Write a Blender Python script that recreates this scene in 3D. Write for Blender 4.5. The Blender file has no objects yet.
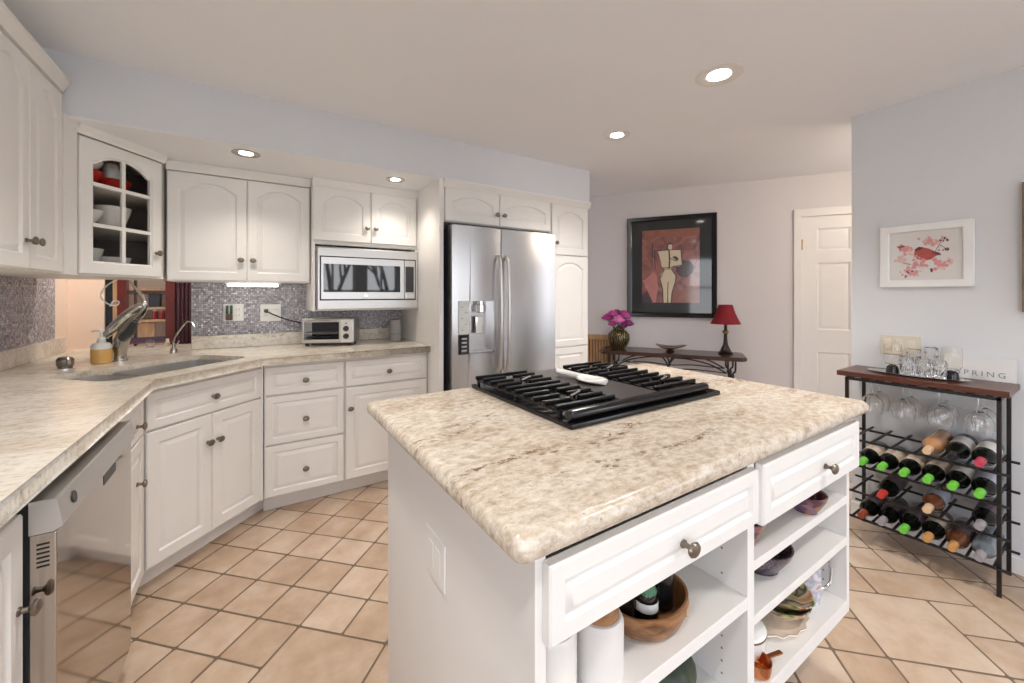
import bpy, bmesh, math, random
from mathutils import Vector, Matrix
random.seed(7)
R = math.radians
C = bpy.context.scene.collection
scene = bpy.context.scene

# ------------------------------------------------------------------ camera
cam_d = bpy.data.cameras.new('camera')
cam = bpy.data.objects.new('camera', cam_d); C.objects.link(cam)
cam.location = (0, 0, 1.268)
cam.rotation_euler = (R(90), 0, R(-32.9))
cam_d.sensor_width = 36.0
cam_d.lens = 401.0 / 1024 * 36
cam_d.shift_y = -(341.5 - 294.5) / 1024
cam_d.clip_start = 0.02
scene.camera = cam

# ------------------------------------------------------------------ world, daylight, exposure
scene.view_settings.view_transform = 'Standard'
scene.view_settings.look = 'None'
scene.view_settings.exposure = 0.86
scene.view_settings.gamma = 1.0
scene.view_settings.use_curve_mapping = False
world = bpy.data.worlds.new('world'); scene.world = world
world.use_nodes = True
wn = world.node_tree.nodes; wl = world.node_tree.links
wn['Background'].inputs['Strength'].default_value = 4.0
wtc = wn.new('ShaderNodeTexCoord'); wsep = wn.new('ShaderNodeSeparateXYZ'); wramp = wn.new('ShaderNodeValToRGB')
wl.new(wtc.outputs['Generated'], wsep.inputs[0]); wl.new(wsep.outputs['Z'], wramp.inputs[0])
wramp.color_ramp.elements[0].position = 0.0; wramp.color_ramp.elements[0].color = (0.75, 0.76, 0.78, 1)
wramp.color_ramp.elements[1].position = 0.6; wramp.color_ramp.elements[1].color = (0.72, 0.82, 1.0, 1)
wl.new(wramp.outputs[0], wn['Background'].inputs['Color'])

scene.cycles.max_bounces = 16; scene.cycles.diffuse_bounces = 8; scene.cycles.glossy_bounces = 6; scene.cycles.transmission_bounces = 12
scene.cycles.sample_clamp_indirect = 8.0
def portal(name, loc, rot, sx, sy):
    # guides the sky's light through a window opening
    d = bpy.data.lights.new(name, 'AREA'); d.shape = 'RECTANGLE'; d.size = sx; d.size_y = sy; d.cycles.is_portal = True
    o = bpy.data.objects.new(name, d); C.objects.link(o); o.location = loc; o.rotation_euler = rot
RW = -3.3
REAR = ((-0.8, 0.5), (0.95, 1.85), (2.05, 2.75))
for x0, x1 in REAR: portal('window_daylight', ((x0 + x1) / 2, RW + 0.01, 1.25), (R(90), 0, 0), x1 - x0, 1.9)
portal('side_window_daylight', (-1.02, -1.5, 1.35), (R(90), 0, R(-90)), 1.8, 1.5)
portal('side_window_daylight', (2.99, -1.9, 1.2), (R(90), 0, R(90)), 1.6, 1.9)
portal('hall_window_daylight', (4.0, -2.18, 1.35), (R(90), 0, 0), 1.3, 1.5)
portal('sunroom_daylight', (-2.48, 4.55, 1.45), (R(90), 0, R(-90)), 1.7, 1.5)

# ------------------------------------------------------------------ materials
MATS = {}
def mat(name, col, rough=0.5, metal=0.0, var=0.06, scale=14.0, bump=0.0, spec=0.5, trans=0.0, ior=1.45, coat=0.0, stretch=None, emit=None):
    if name in MATS: return MATS[name]
    m = bpy.data.materials.new(name); m.use_nodes = True; MATS[name] = m
    nt = m.node_tree; n = nt.nodes; l = nt.links; b = n['Principled BSDF']
    b.inputs['Roughness'].default_value = rough; b.inputs['Metallic'].default_value = metal
    b.inputs['Specular IOR Level'].default_value = spec; b.inputs['IOR'].default_value = ior
    b.inputs['Transmission Weight'].default_value = trans; b.inputs['Coat Weight'].default_value = coat
    b.inputs['Coat Roughness'].default_value = 0.08
    tc = n.new('ShaderNodeTexCoord'); mp = n.new('ShaderNodeMapping'); nz = n.new('ShaderNodeTexNoise')
    nz.inputs['Scale'].default_value = scale; nz.inputs['Detail'].default_value = 5
    if stretch: mp.inputs['Scale'].default_value = stretch
    l.new(tc.outputs['Object'], mp.inputs[0]); l.new(mp.outputs[0], nz.inputs['Vector'])
    mx = n.new('ShaderNodeMix'); mx.data_type = 'RGBA'
    mx.inputs['A'].default_value = tuple(c * (1 - var) for c in col) + (1,)
    mx.inputs['B'].default_value = tuple(min(1, c * (1 + var)) for c in col) + (1,)
    l.new(nz.outputs['Fac'], mx.inputs['Factor']); l.new(mx.outputs['Result'], b.inputs['Base Color'])
    if bump:
        bp = n.new('ShaderNodeBump'); bp.inputs['Strength'].default_value = bump; bp.inputs['Distance'].default_value = 0.004
        l.new(nz.outputs['Fac'], bp.inputs['Height']); l.new(bp.outputs[0], b.inputs['Normal'])
    if emit:
        b.inputs['Emission Color'].default_value = emit[:3] + (1,); b.inputs['Emission Strength'].default_value = emit[3]
    return m

def ramp_mat(name, stops, scale, rough=0.5, metal=0.0, detail=6, distort=0.0, stretch=None, bump=0.0, kind='noise', coat=0.0):
    if name in MATS: return MATS[name]
    m = bpy.data.materials.new(name); m.use_nodes = True; MATS[name] = m
    nt = m.node_tree; n = nt.nodes; l = nt.links; b = n['Principled BSDF']
    b.inputs['Roughness'].default_value = rough; b.inputs['Metallic'].default_value = metal; b.inputs['Coat Weight'].default_value = coat
    tc = n.new('ShaderNodeTexCoord'); mp = n.new('ShaderNodeMapping')
    if stretch: mp.inputs['Scale'].default_value = stretch
    l.new(tc.outputs['Object'], mp.inputs[0])
    if kind == 'wave':
        t = n.new('ShaderNodeTexWave'); t.inputs['Scale'].default_value = scale; t.inputs['Distortion'].default_value = distort
        t.inputs['Detail'].default_value = detail; t.inputs['Detail Scale'].default_value = 1.5
        out = t.outputs['Fac']
    elif kind == 'voronoi':
        t = n.new('ShaderNodeTexVoronoi'); t.inputs['Scale'].default_value = scale
        s = n.new('ShaderNodeSeparateColor'); l.new(t.outputs['Color'], s.inputs[0]); out = s.outputs[0]
    else:
        t = n.new('ShaderNodeTexNoise'); t.inputs['Scale'].default_value = scale; t.inputs['Detail'].default_value = detail
        t.inputs['Distortion'].default_value = distort; out = t.outputs['Fac']
    l.new(mp.outputs[0], t.inputs['Vector'])
    rp = n.new('ShaderNodeValToRGB'); e = rp.color_ramp.elements
    while len(e) < len(stops): e.new(0.5)
    for q, (p, c) in zip(e, stops): q.position = p; q.color = tuple(c) + (1,)
    l.new(out, rp.inputs[0]); l.new(rp.outputs[0], b.inputs['Base Color'])
    if bump:
        bp = n.new('ShaderNodeBump'); bp.inputs['Strength'].default_value = bump; bp.inputs['Distance'].default_value = 0.003
        l.new(out, bp.inputs['Height']); l.new(bp.outputs[0], b.inputs['Normal'])
    return m

def granite_mat(name, light, mid, dark, amount=0.5):
    m = bpy.data.materials.new(name); m.use_nodes = True; MATS[name] = m
    nt = m.node_tree; n = nt.nodes; l = nt.links; b = n['Principled BSDF']
    b.inputs['Roughness'].default_value = 0.2; b.inputs['Specular IOR Level'].default_value = 0.5
    tc = n.new('ShaderNodeTexCoord')
    def noise(scale, detail, dist, st, rough=0.6):
        mp = n.new('ShaderNodeMapping'); mp.inputs['Scale'].default_value = st; mp.inputs['Rotation'].default_value = (0, 0, R(8))
        l.new(tc.outputs['Object'], mp.inputs[0])
        t = n.new('ShaderNodeTexNoise'); t.inputs['Scale'].default_value = scale; t.inputs['Detail'].default_value = detail
        t.inputs['Roughness'].default_value = rough; t.inputs['Distortion'].default_value = dist
        l.new(mp.outputs[0], t.inputs['Vector']); return t.outputs['Fac']
    def ramp(f, stops):
        rp = n.new('ShaderNodeValToRGB'); e = rp.color_ramp.elements
        while len(e) < len(stops): e.new(0.5)
        for q, (p, c) in zip(e, stops): q.position = p; q.color = tuple(c) + (1,) if not isinstance(c, float) else (c, c, c, 1)
        l.new(f, rp.inputs[0]); return rp.outputs[0]
    def mix(a, b_, f):
        x = n.new('ShaderNodeMix'); x.data_type = 'RGBA'
        for s, k in ((a, 'A'), (b_, 'B')):
            if isinstance(s, tuple): x.inputs[k].default_value = s + (1,)
            else: l.new(s, x.inputs[k])
        l.new(f, x.inputs['Factor']); return x.outputs['Result']
    base = ramp(noise(4.2, 10, 0.6, (0.8, 1.4, 1.2), 0.72), [(0.40, mid), (0.54, light), (0.66, tuple(min(1, c * 1.1) for c in light))])
    fine = ramp(noise(42, 8, 0.3, (0.8, 1.3, 1.2), 0.75), [(0.35, tuple(c * 0.62 for c in mid)), (0.5, light), (0.62, (0.80, 0.78, 0.74))])
    half = n.new('ShaderNodeValue'); half.outputs[0].default_value = 0.5
    col = mix(base, fine, half.outputs[0])
    vein = ramp(noise(3.4, 8, 1.0, (0.7, 2.0, 1.0), 0.66), [(0.555, 0.0), (0.63, amount), (0.75, amount)])
    patch = ramp(noise(46, 7, 0.5, (0.8, 1.4, 1.0), 0.75), [(0.48, 0.0), (0.56, 1.0)])
    mul = n.new('ShaderNodeMath'); mul.operation = 'MULTIPLY'
    l.new(vein, mul.inputs[0]); l.new(patch, mul.inputs[1])
    col = mix(col, dark, mul.outputs[0])
    speck = ramp(noise(95, 3, 0, (1, 1, 1), 0.5), [(0.70, 0.0), (0.74, 0.6)])
    col = mix(col, (0.17, 0.13, 0.10), speck)
    l.new(col, b.inputs['Base Color'])
    return m

GRANITE = granite_mat('granite_cream_tan', (0.60, 0.52, 0.425), (0.40, 0.29, 0.185), (0.155, 0.075, 0.04), 0.95)
GRANITE_GREY = granite_mat('granite_pale_grey', (0.76, 0.71, 0.62), (0.57, 0.47, 0.345), (0.26, 0.20, 0.14), 0.5)

CAB = mat('cabinet_white_paint', (0.80, 0.785, 0.765), 0.4, var=0.025, scale=9, bump=0.02)
CABIN = mat('cabinet_interior_cream', (0.77, 0.74, 0.69), 0.45, var=0.03)
WALL = mat('wall_lavender_grey', (0.69, 0.71, 0.755), 0.85, var=0.03, scale=3, bump=0.03)
WALLR = mat('wall_cool_grey', (0.655, 0.665, 0.685), 0.85, var=0.03, scale=3, bump=0.03)
HALLW = mat('wall_hall_mauve_grey', (0.66, 0.63, 0.635), 0.85, var=0.03, scale=3)
PEACH = mat('wall_peach', (0.86, 0.69, 0.57), 0.8, var=0.04, scale=3)
CEIL = mat('ceiling_paint', (0.86, 0.875, 0.91), 0.9, var=0.02, scale=2)
TRIM = mat('trim_white_paint', (0.78, 0.76, 0.74), 0.4, var=0.02)
PEWTER = mat('pewter_knob', (0.24, 0.205, 0.17), 0.33, 1.0, var=0.2, scale=60)
STEEL = mat('brushed_stainless', (0.60, 0.60, 0.61), 0.24, 1.0, var=0.05, scale=5, stretch=(120, 120, 1), bump=0.01)
STEELH = mat('brushed_stainless_horizontal', (0.60, 0.59, 0.58), 0.34, 1.0, var=0.05, scale=5, stretch=(1, 1, 120))
DSTEEL = mat('dishwasher_stainless', (0.47, 0.42, 0.38), 0.07, 1.0, var=0.04, scale=5, stretch=(60, 60, 1))
CHROME = mat('chrome', (0.72, 0.71, 0.69), 0.1, 1.0, var=0.03)
NICKEL = mat('brushed_nickel', (0.46, 0.43, 0.39), 0.2, 1.0, var=0.06, scale=30)
DGREY = mat('dark_grey_plastic', (0.045, 0.047, 0.05), 0.4, var=0.1)
BLACK = mat('black_enamel', (0.007, 0.007, 0.008), 0.15, var=0.1)
BLKIRON = mat('black_cast_iron', (0.007, 0.007, 0.008), 0.3, var=0.2, scale=60, spec=0.3)
BLKMET = mat('black_painted_steel', (0.012, 0.010, 0.010), 0.4, var=0.15)
BLKGLASS = mat('black_glass', (0.012, 0.013, 0.016), 0.03, spec=0.9, var=0.05)
WHITEC = mat('white_ceramic', (0.82, 0.80, 0.77), 0.18, var=0.02, coat=0.3)
WHITEP = mat('white_plastic', (0.80, 0.79, 0.75), 0.35, var=0.02)
GLASS = mat('clear_glass', (1, 1, 1), 0.0, trans=1.0, ior=1.45, var=0.0)
THINGLASS = mat('door_glass', (1, 1, 1), 0.0, trans=1.0, ior=1.02, var=0.0)
SMOKE = mat('smoked_glass', (0.985, 0.965, 0.94), 0.0, trans=1.0, var=0.01, ior=1.3)
WOODTOP = ramp_mat('cherry_wood_top', [(0.2, (0.05, 0.015, 0.009)), (0.55, (0.095, 0.03, 0.018)), (0.85, (0.15, 0.055, 0.032))], 3, 0.3, distort=3, stretch=(18, 1.2, 18))
DARKWOOD = ramp_mat('dark_walnut', [(0.2, (0.022, 0.010, 0.007)), (0.6, (0.055, 0.024, 0.016)), (0.9, (0.10, 0.05, 0.035))], 4, 0.22, distort=2, stretch=(1, 12, 12))
MAHOG = mat('mahogany_red', (0.12, 0.012, 0.008), 0.35, var=0.2, scale=8)
ACACIA = ramp_mat('acacia_wood', [(0.35, (0.10, 0.04, 0.015)), (0.5, (0.27, 0.125, 0.05)), (0.7, (0.40, 0.21, 0.09))], 11, 0.4, distort=1.0, stretch=(1, 1, 2.6))
LIGHTWOOD = ramp_mat('light_wood', [(0.3, (0.40, 0.24, 0.12)), (0.7, (0.58, 0.38, 0.21))], 5, 0.45, distort=1.5, stretch=(6, 6, 1))
OAKSLAT = ramp_mat('oak_slats', [(0.3, (0.36, 0.20, 0.09)), (0.7, (0.52, 0.32, 0.16))], 6, 0.45, distort=1.5, stretch=(8, 8, 1))
BRASS = mat('antique_brass', (0.45, 0.29, 0.11), 0.35, 1.0, var=0.2)

def tile_mat():
    m = bpy.data.materials.new('terracotta_tiles'); m.use_nodes = True
    nt = m.node_tree; n = nt.nodes; l = nt.links; b = n['Principled BSDF']
    at = n.new('ShaderNodeAttribute'); at.attribute_name = 'tone'
    tc = n.new('ShaderNodeTexCoord'); nz = n.new('ShaderNodeTexNoise'); nz.inputs['Scale'].default_value = 6; nz.inputs['Detail'].default_value = 8
    nz.inputs['Roughness'].default_value = 0.62
    l.new(tc.outputs['Object'], nz.inputs['Vector'])
    ad = n.new('ShaderNodeMath'); ad.operation = 'MULTIPLY_ADD'; ad.inputs[1].default_value = 0.26
    l.new(at.outputs['Fac'], ad.inputs[0])
    sc_ = n.new('ShaderNodeMath'); sc_.operation = 'MULTIPLY'; sc_.inputs[1].default_value = 0.85
    l.new(nz.outputs['Fac'], sc_.inputs[0]); l.new(sc_.outputs[0], ad.inputs[2])
    rp = n.new('ShaderNodeValToRGB'); e = rp.color_ramp.elements; e.new(0.5)
    for q, (p, c) in zip(e, [(0.2, (0.33, 0.22, 0.145)), (0.5, (0.475, 0.345, 0.245)), (0.8, (0.60, 0.48, 0.38))]): q.position = p; q.color = c + (1,)
    l.new(ad.outputs[0], rp.inputs[0]); l.new(rp.outputs[0], b.inputs['Base Color'])
    b.inputs['Roughness'].default_value = 0.24
    bp = n.new('ShaderNodeBump'); bp.inputs['Strength'].default_value = 0.12; bp.inputs['Distance'].default_value = 0.004
    l.new(nz.outputs['Fac'], bp.inputs['Height']); l.new(bp.outputs[0], b.inputs['Normal'])
    return m
TILE = tile_mat()
GROUT = mat('floor_grout', (0.16, 0.115, 0.08), 0.9, var=0.2, scale=30)

def mosaic_mat(name, ax, pitch=0.0122, seed=0.0):
    m = bpy.data.materials.new(name); m.use_nodes = True
    nt = m.node_tree; n = nt.nodes; l = nt.links; b = n['Principled BSDF']
    tc = n.new('ShaderNodeTexCoord'); sp = n.new('ShaderNodeSeparateXYZ'); cb = n.new('ShaderNodeCombineXYZ')
    l.new(tc.outputs['Object'], sp.inputs[0])
    l.new(sp.outputs[ax], cb.inputs[0]); l.new(sp.outputs['Z'], cb.inputs[1]); cb.inputs[2].default_value = seed
    dv = n.new('ShaderNodeVectorMath'); dv.operation = 'SCALE'; dv.inputs['Scale'].default_value = 1 / pitch; l.new(cb.outputs[0], dv.inputs[0])
    fl = n.new('ShaderNodeVectorMath'); fl.operation = 'FLOOR'; l.new(dv.outputs[0], fl.inputs[0])
    fr = n.new('ShaderNodeVectorMath'); fr.operation = 'FRACTION'; l.new(dv.outputs[0], fr.inputs[0])
    w = n.new('ShaderNodeTexWhiteNoise'); w.noise_dimensions = '3D'; l.new(fl.outputs[0], w.inputs['Vector'])
    rp = n.new('ShaderNodeValToRGB'); e = rp.color_ramp.elements; rp.color_ramp.interpolation = 'CONSTANT'
    st = [(0.0, (0.235, 0.22, 0.245)), (0.16, (0.33, 0.315, 0.345)), (0.36, (0.40, 0.385, 0.415)), (0.56, (0.46, 0.445, 0.475)), (0.74, (0.28, 0.25, 0.29)), (0.86, (0.55, 0.535, 0.56)), (0.95, (0.75, 0.74, 0.76))]
    while len(e) < len(st): e.new(0.5)
    for q, (p, c) in zip(e, st): q.position = p; q.color = c + (1,)
    l.new(w.outputs['Value'], rp.inputs[0])
    s2 = n.new('ShaderNodeSeparateXYZ'); l.new(fr.outputs[0], s2.inputs[0])
    def edge(s):
        a = n.new('ShaderNodeMath'); a.operation = 'SUBTRACT'; a.inputs[1].default_value = 0.5; l.new(s, a.inputs[0])
        c = n.new('ShaderNodeMath'); c.operation = 'ABSOLUTE'; l.new(a.outputs[0], c.inputs[0])
        g = n.new('ShaderNodeMath'); g.operation = 'GREATER_THAN'; g.inputs[1].default_value = 0.43; l.new(c.outputs[0], g.inputs[0]); return g.outputs[0]
    mxm = n.new('ShaderNodeMath'); mxm.operation = 'MAXIMUM'; l.new(edge(s2.outputs[0]), mxm.inputs[0]); l.new(edge(s2.outputs[1]), mxm.inputs[1])
    mx = n.new('ShaderNodeMix'); mx.data_type = 'RGBA'; l.new(mxm.outputs[0], mx.inputs['Factor']); l.new(rp.outputs[0], mx.inputs['A'])
    mx.inputs['B'].default_value = (0.175, 0.16, 0.18, 1); l.new(mx.outputs['Result'], b.inputs['Base Color'])
    rr = n.new('ShaderNodeMapRange'); rr.inputs['To Min'].default_value = 0.08; rr.inputs['To Max'].default_value = 0.5
    s3 = n.new('ShaderNodeSeparateColor'); l.new(w.outputs['Color'], s3.inputs[0]); l.new(s3.outputs[1], rr.inputs[0]); l.new(rr.outputs[0], b.inputs['Roughness'])
    b.inputs['Metallic'].default_value = 0.0
    # each little tile sits at a slightly different tilt, which is what makes some of them glint
    cs = n.new('ShaderNodeVectorMath'); cs.operation = 'SUBTRACT'; cs.inputs[1].default_value = (0.5, 0.5, 0.5); l.new(w.outputs['Color'], cs.inputs[0])
    sc2 = n.new('ShaderNodeVectorMath'); sc2.operation = 'SCALE'; sc2.inputs['Scale'].default_value = 0.24; l.new(cs.outputs[0], sc2.inputs[0])
    ge = n.new('ShaderNodeNewGeometry'); av = n.new('ShaderNodeVectorMath'); l.new(ge.outputs['Normal'], av.inputs[0]); l.new(sc2.outputs[0], av.inputs[1])
    nv = n.new('ShaderNodeVectorMath'); nv.operation = 'NORMALIZE'; l.new(av.outputs[0], nv.inputs[0]); l.new(nv.outputs[0], b.inputs['Normal'])
    return m
MOSX = mosaic_mat('glass_mosaic_back', 'X')
MOSY = mosaic_mat('glass_mosaic_left', 'Y', seed=3.0)

# ------------------------------------------------------------------ mesh helpers
def nb(): return bmesh.new()
def box(bm, x0, x1, y0, y1, z0, z1, bev=0.0, seg=2, mi=0):
    r = bmesh.ops.create_cube(bm, size=1.0)
    vs = r['verts']
    for v in vs:
        v.co = Vector((x0 + (v.co.x + 0.5) * (x1 - x0), y0 + (v.co.y + 0.5) * (y1 - y0), z0 + (v.co.z + 0.5) * (z1 - z0)))
    fs = list({f for v in vs for f in v.link_faces})
    for f in fs: f.material_index = mi
    if bev > 0:
        es = list({e for v in vs for e in v.link_edges})
        bmesh.ops.bevel(bm, geom=es, offset=bev, segments=seg, profile=0.5, affect='EDGES', clamp_overlap=True)
    return bm
def loops(bm, ls, cap0=True, cap1=True, mi=0, closed=True):
    rows = [[bm.verts.new(p) for p in l] for l in ls]
    n = len(rows[0])
    for a, b in zip(rows, rows[1:]):
        for i in range(n if closed else n - 1):
            j = (i + 1) % n
            f = bm.faces.new((a[i], a[j], b[j], b[i])); f.material_index = mi
    if cap0: bm.faces.new(rows[0][::-1]).material_index = mi
    if cap1: bm.faces.new(rows[-1]).material_index = mi
    return rows
def prism(bm, poly, z0, z1, mi=0):
    loops(bm, [[(x, y, z0) for x, y in poly], [(x, y, z1) for x, y in poly]], mi=mi); return bm
def lathe(bm, prof, seg=24, M=None, mi=0, cap0=True, cap1=True):
    ls = [[(r * math.cos(2 * math.pi * i / seg), r * math.sin(2 * math.pi * i / seg), z) for i in range(seg)] for r, z in prof]
    if M is not None: ls = [[tuple(M @ Vector(p)) for p in l] for l in ls]
    loops(bm, ls, cap0, cap1, mi); return bm
def tube(bm, pts, rad, seg=8, mi=0):
    pts = [Vector(p) for p in pts]; n = len(pts)
    rs = rad if isinstance(rad, (list, tuple)) else [rad] * n
    up = None; ls = []
    for i, p in enumerate(pts):
        t = (pts[min(i + 1, n - 1)] - pts[max(i - 1, 0)]).normalized()
        if up is None:
            up = Vector((0, 0, 1)) if abs(t.z) < 0.9 else Vector((1, 0, 0))
        a = t.cross(up)
        if a.length < 1e-5: a = t.cross(Vector((0, 1, 0.01)))
        a.normalize(); b = t.cross(a).normalized(); up = a.cross(t) * 1.0
        up = -b if up.length < 1e-6 else up
        ls.append([tuple(p + rs[i] * (math.cos(2 * math.pi * k / seg) * a + math.sin(2 * math.pi * k / seg) * b)) for k in range(seg)])
    loops(bm, ls, mi=mi); return bm
def smooth_path(pts, n=6):
    P = [Vector(p) for p in pts]; out = []
    for i in range(len(P) - 1):
        p0 = P[max(i - 1, 0)]; p1 = P[i]; p2 = P[i + 1]; p3 = P[min(i + 2, len(P) - 1)]
        for k in range(n):
            t = k / n
            out.append(0.5 * ((2 * p1) + (-p0 + p2) * t + (2 * p0 - 5 * p1 + 4 * p2 - p3) * t * t + (-p0 + 3 * p1 - 3 * p2 + p3) * t ** 3))
    out.append(P[-1]); return out
def ball(bm, c, r, seg=14, sz=1.0, mi=0):
    M = Matrix.Translation(c) @ Matrix.Diagonal((r, r, r * sz, 1))
    x = bmesh.ops.create_uvsphere(bm, u_segments=seg, v_segments=max(6, seg // 2), radius=1.0, matrix=M)
    for f in {f for v in x['verts'] for f in v.link_faces}: f.material_index = mi
    return bm
def obj(name, bm, m, parent=None, loc=None, rot=None, angle=35, label=None):
    bmesh.ops.recalc_face_normals(bm, faces=bm.faces[:])
    me = bpy.data.meshes.new(name); bm.to_mesh(me); bm.free()
    for p in me.polygons: p.use_smooth = True
    me.set_sharp_from_angle(angle=R(angle))
    for x in (m if isinstance(m, (list, tuple)) else [m]): me.materials.append(x)
    o = bpy.data.objects.new(name, me); C.objects.link(o)
    if angle < 90:
        wm = o.modifiers.new('face_weighted_normals', 'WEIGHTED_NORMAL'); wm.keep_sharp = True; wm.weight = 100
    if parent is not None: o.parent = parent
    if loc is not None: o.location = loc
    if rot is not None: o.rotation_euler = rot
    if label: o['label'] = label
    return o
def tag(o, label, cat, group=None):
    o['label'] = label; o['category'] = cat
    if group: o['group'] = group
    return o
def thing(name, label, cat, loc=(0, 0, 0), rz=0.0, group=None):
    o = bpy.data.objects.new(name, None); C.objects.link(o); o.empty_display_size = 0.05
    o.location = loc; o.rotation_euler = (0, 0, rz)
    return tag(o, label, cat, group)
def struct(name, bm, m, parent=None, angle=35):
    o = obj(name, bm, m, parent, angle=angle)
    if parent is None: o['kind'] = 'structure'
    return o
def copy_tree(o, parent=None):
    c = o.copy(); C.objects.link(c)
    if parent is not None: c.parent = parent
    for ch in list(o.children): copy_tree(ch, c)
    return c
def cut(o, bm):
    me = bpy.data.meshes.new('cutter'); bmesh.ops.recalc_face_normals(bm, faces=bm.faces[:]); bm.to_mesh(me); bm.free()
    k = bpy.data.objects.new('cutter', me); C.objects.link(k)
    md = o.modifiers.new('cut', 'BOOLEAN'); md.operation = 'DIFFERENCE'; md.object = k; md.solver = 'EXACT'
    bpy.context.view_layer.update()
    k.matrix_world = o.matrix_world.copy()
    bpy.context.view_layer.update()
    dg = bpy.context.evaluated_depsgraph_get()
    new = bpy.data.meshes.new_from_object(o.evaluated_get(dg))
    o.modifiers.clear(); o.data = new
    wm = o.modifiers.new('face_weighted_normals', 'WEIGHTED_NORMAL'); wm.keep_sharp = True; wm.weight = 100
    bpy.data.objects.remove(k)
    for p in new.polygons: p.use_smooth = True
    new.set_sharp_from_angle(angle=R(35))

# raised-panel cabinet front: local x 0..w, z 0..h, front faces -y
def outline(x0, x1, z0, z1, arch, y, n=18):
    pts = [(x0, y, z0), (x1, y, z0)]
    for i in range(n + 1):
        t = i / n; s = abs(2 * t - 1)
        k = max(0.0, (s - 0.0)) ** 2.4
        pts.append((x1 + (x0 - x1) * t, y, z1 - arch * min(1.0, k * 1.15)))
    return pts
def front_bm(w, h, arch=0.0, fw=0.05, t=0.02, x=0, z=0, y=0):
    bm = nb()
    def O(i, d, a): return outline(x + i, x + w - i, z + i, z + h - i, a, y - d)
    fz = min(fw, h * 0.23); e = min(1.0, h / 0.2)
    ls = [O(0, 0, 0), O(0, t - 0.004, 0), O(0.004, t, 0), O(fz, t, arch), O(fz + 0.006 * e, t - 0.0085, arch), O(fz + 0.010 * e, t - 0.0085, arch), O(fz + 0.027 * e, t - 0.001, arch), O(fz + 0.031 * e, t - 0.001, arch)]
    loops(bm, ls); return bm
kb = nb(); KM = Matrix.Rotation(R(90), 4, 'X')
lathe(kb, [(0.0085, 0), (0.0085, 0.003), (0.0055, 0.006), (0.005, 0.014), (0.008, 0.018), (0.0145, 0.021), (0.016, 0.0245), (0.0135, 0.0285), (0.007, 0.031), (0.002, 0.0315)], 18, KM)
_k0 = obj('knob', kb, PEWTER); KNOB = _k0.data; bpy.data.objects.remove(_k0)
def knob(parent, x, y, z, name='knob', s=1.0):
    o = bpy.data.objects.new(name, KNOB); C.objects.link(o); o.parent = parent; o.location = (x, y, z); o.scale = (s * 1.12, s, s * 0.95); return o

# ------------------------------------------------------------------ the setting
CZ = 2.30
# floor: individual hand-made terracotta tiles laid at 45 degrees over a bed of grout
def floor_mesh():
    bm = nb()
    lay = bm.faces.layers.float.new('tone')
    b = bmesh.ops.create_cube(bm, size=1.0)
    for v in b['verts']: v.co = Vector((-2.9 + (v.co.x + .5) * 9.2, RW - .1 + (v.co.y + .5) * 9.0, -0.05 + (v.co.z + .5) * 0.0475))
    for f in bm.faces: f.material_index = 1
    def tile(p0, p1, q0, q1):
        cx = ((p0 + p1) / 2 - (q0 + q1) / 2) / 2 ** .5; cy = ((p0 + p1) / 2 + (q0 + q1) / 2) / 2 ** .5
        if not (-1.3 < cx < 5.3 and -2.6 < cy < 5.4): return
        g = 0.0042; tone = random.random()
        j = [random.uniform(-.0012, .0012) for _ in range(8)]
        def ring(ins, z):
            c = [(p0 + g + ins, q0 + g + ins), (p1 - g - ins, q0 + g + ins), (p1 - g - ins, q1 - g - ins), (p0 + g + ins, q1 - g - ins)]
            out = []
            for k, (p, q) in enumerate(c):
                # rounded corners
                p += j[2 * k]; q += j[2 * k + 1]
                px = (-1 if k in (0, 3) else 1); qx = (-1 if k in (0, 1) else 1); rr = 0.007
                ang = {0: 180, 1: 270, 2: 0, 3: 90}[k]
                for a in (0, 45, 90):
                    pp = p - px * rr + rr * math.cos(R(ang + a)); qq = q - qx * rr + rr * math.sin(R(ang + a))
                    out.append(((pp - qq) / 2 ** .5, (pp + qq) / 2 ** .5, z))
            return out
        n0 = len(bm.faces)
        rows = loops(bm, [ring(0, -0.003), ring(0.0, -0.0015), ring(0.004, 0.0)], cap0=False)
        fs = {f for row in rows for v in row for f in v.link_faces}
        for f in fs: f[lay] = tone; f.material_index = 0
    def field(P, Q, big):
        used = set()
        for (i, j, w, h) in big:
            if any((i + a, j + b_) in used for a in range(w) for b_ in range(h)): continue
            if not (i in P and i + w in P and j in Q and j + h in Q): continue
            for a in range(w):
                for b_ in range(h): used.add((i + a, j + b_))
            tile(P[i], P[i + w], Q[j], Q[j + h])
        for i in P:
            for j in Q:
                if i + 1 in P and j + 1 in Q and (i, j) not in used: tile(P[i], P[i + 1], Q[j], Q[j + 1])
    P = {i: 1.330 + 0.1765 * i for i in range(-22, 24)}
    Q = {j: 1.118 + 0.1825 * j for j in range(-3, 22)}
    field(P, Q, [(-2, -2, 2, 2)])
    P = {i: 1.645 + 0.1725 * i for i in range(-24, 18)}
    Q = {j: (-0.993 + 0.17 * j if j < 0 else -0.993 + 0.1738 * j) for j in range(-22, 10)}
    big = [(0, -2, 2, 2), (2, -3, 1, 2), (3, -1, 2, 2), (0, -6, 2, 2), (3, -6, 2, 1), (-3, 0, 2, 2), (-3, -4, 1, 2), (1, -4, 2, 1), (5, -4, 2, 2), (-2, -2, 1, 1), (3, 2, 2, 2), (6, 0, 1, 2)]
    field(P, Q, big)
    return bm
fl = struct('floor', floor_mesh(), [TILE, GROUT], angle=60)

b = nb(); box(b, -2.6, 6.3, RW - .12, 5.6, CZ, CZ + 0.1); struct('ceiling', b, CEIL)
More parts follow.
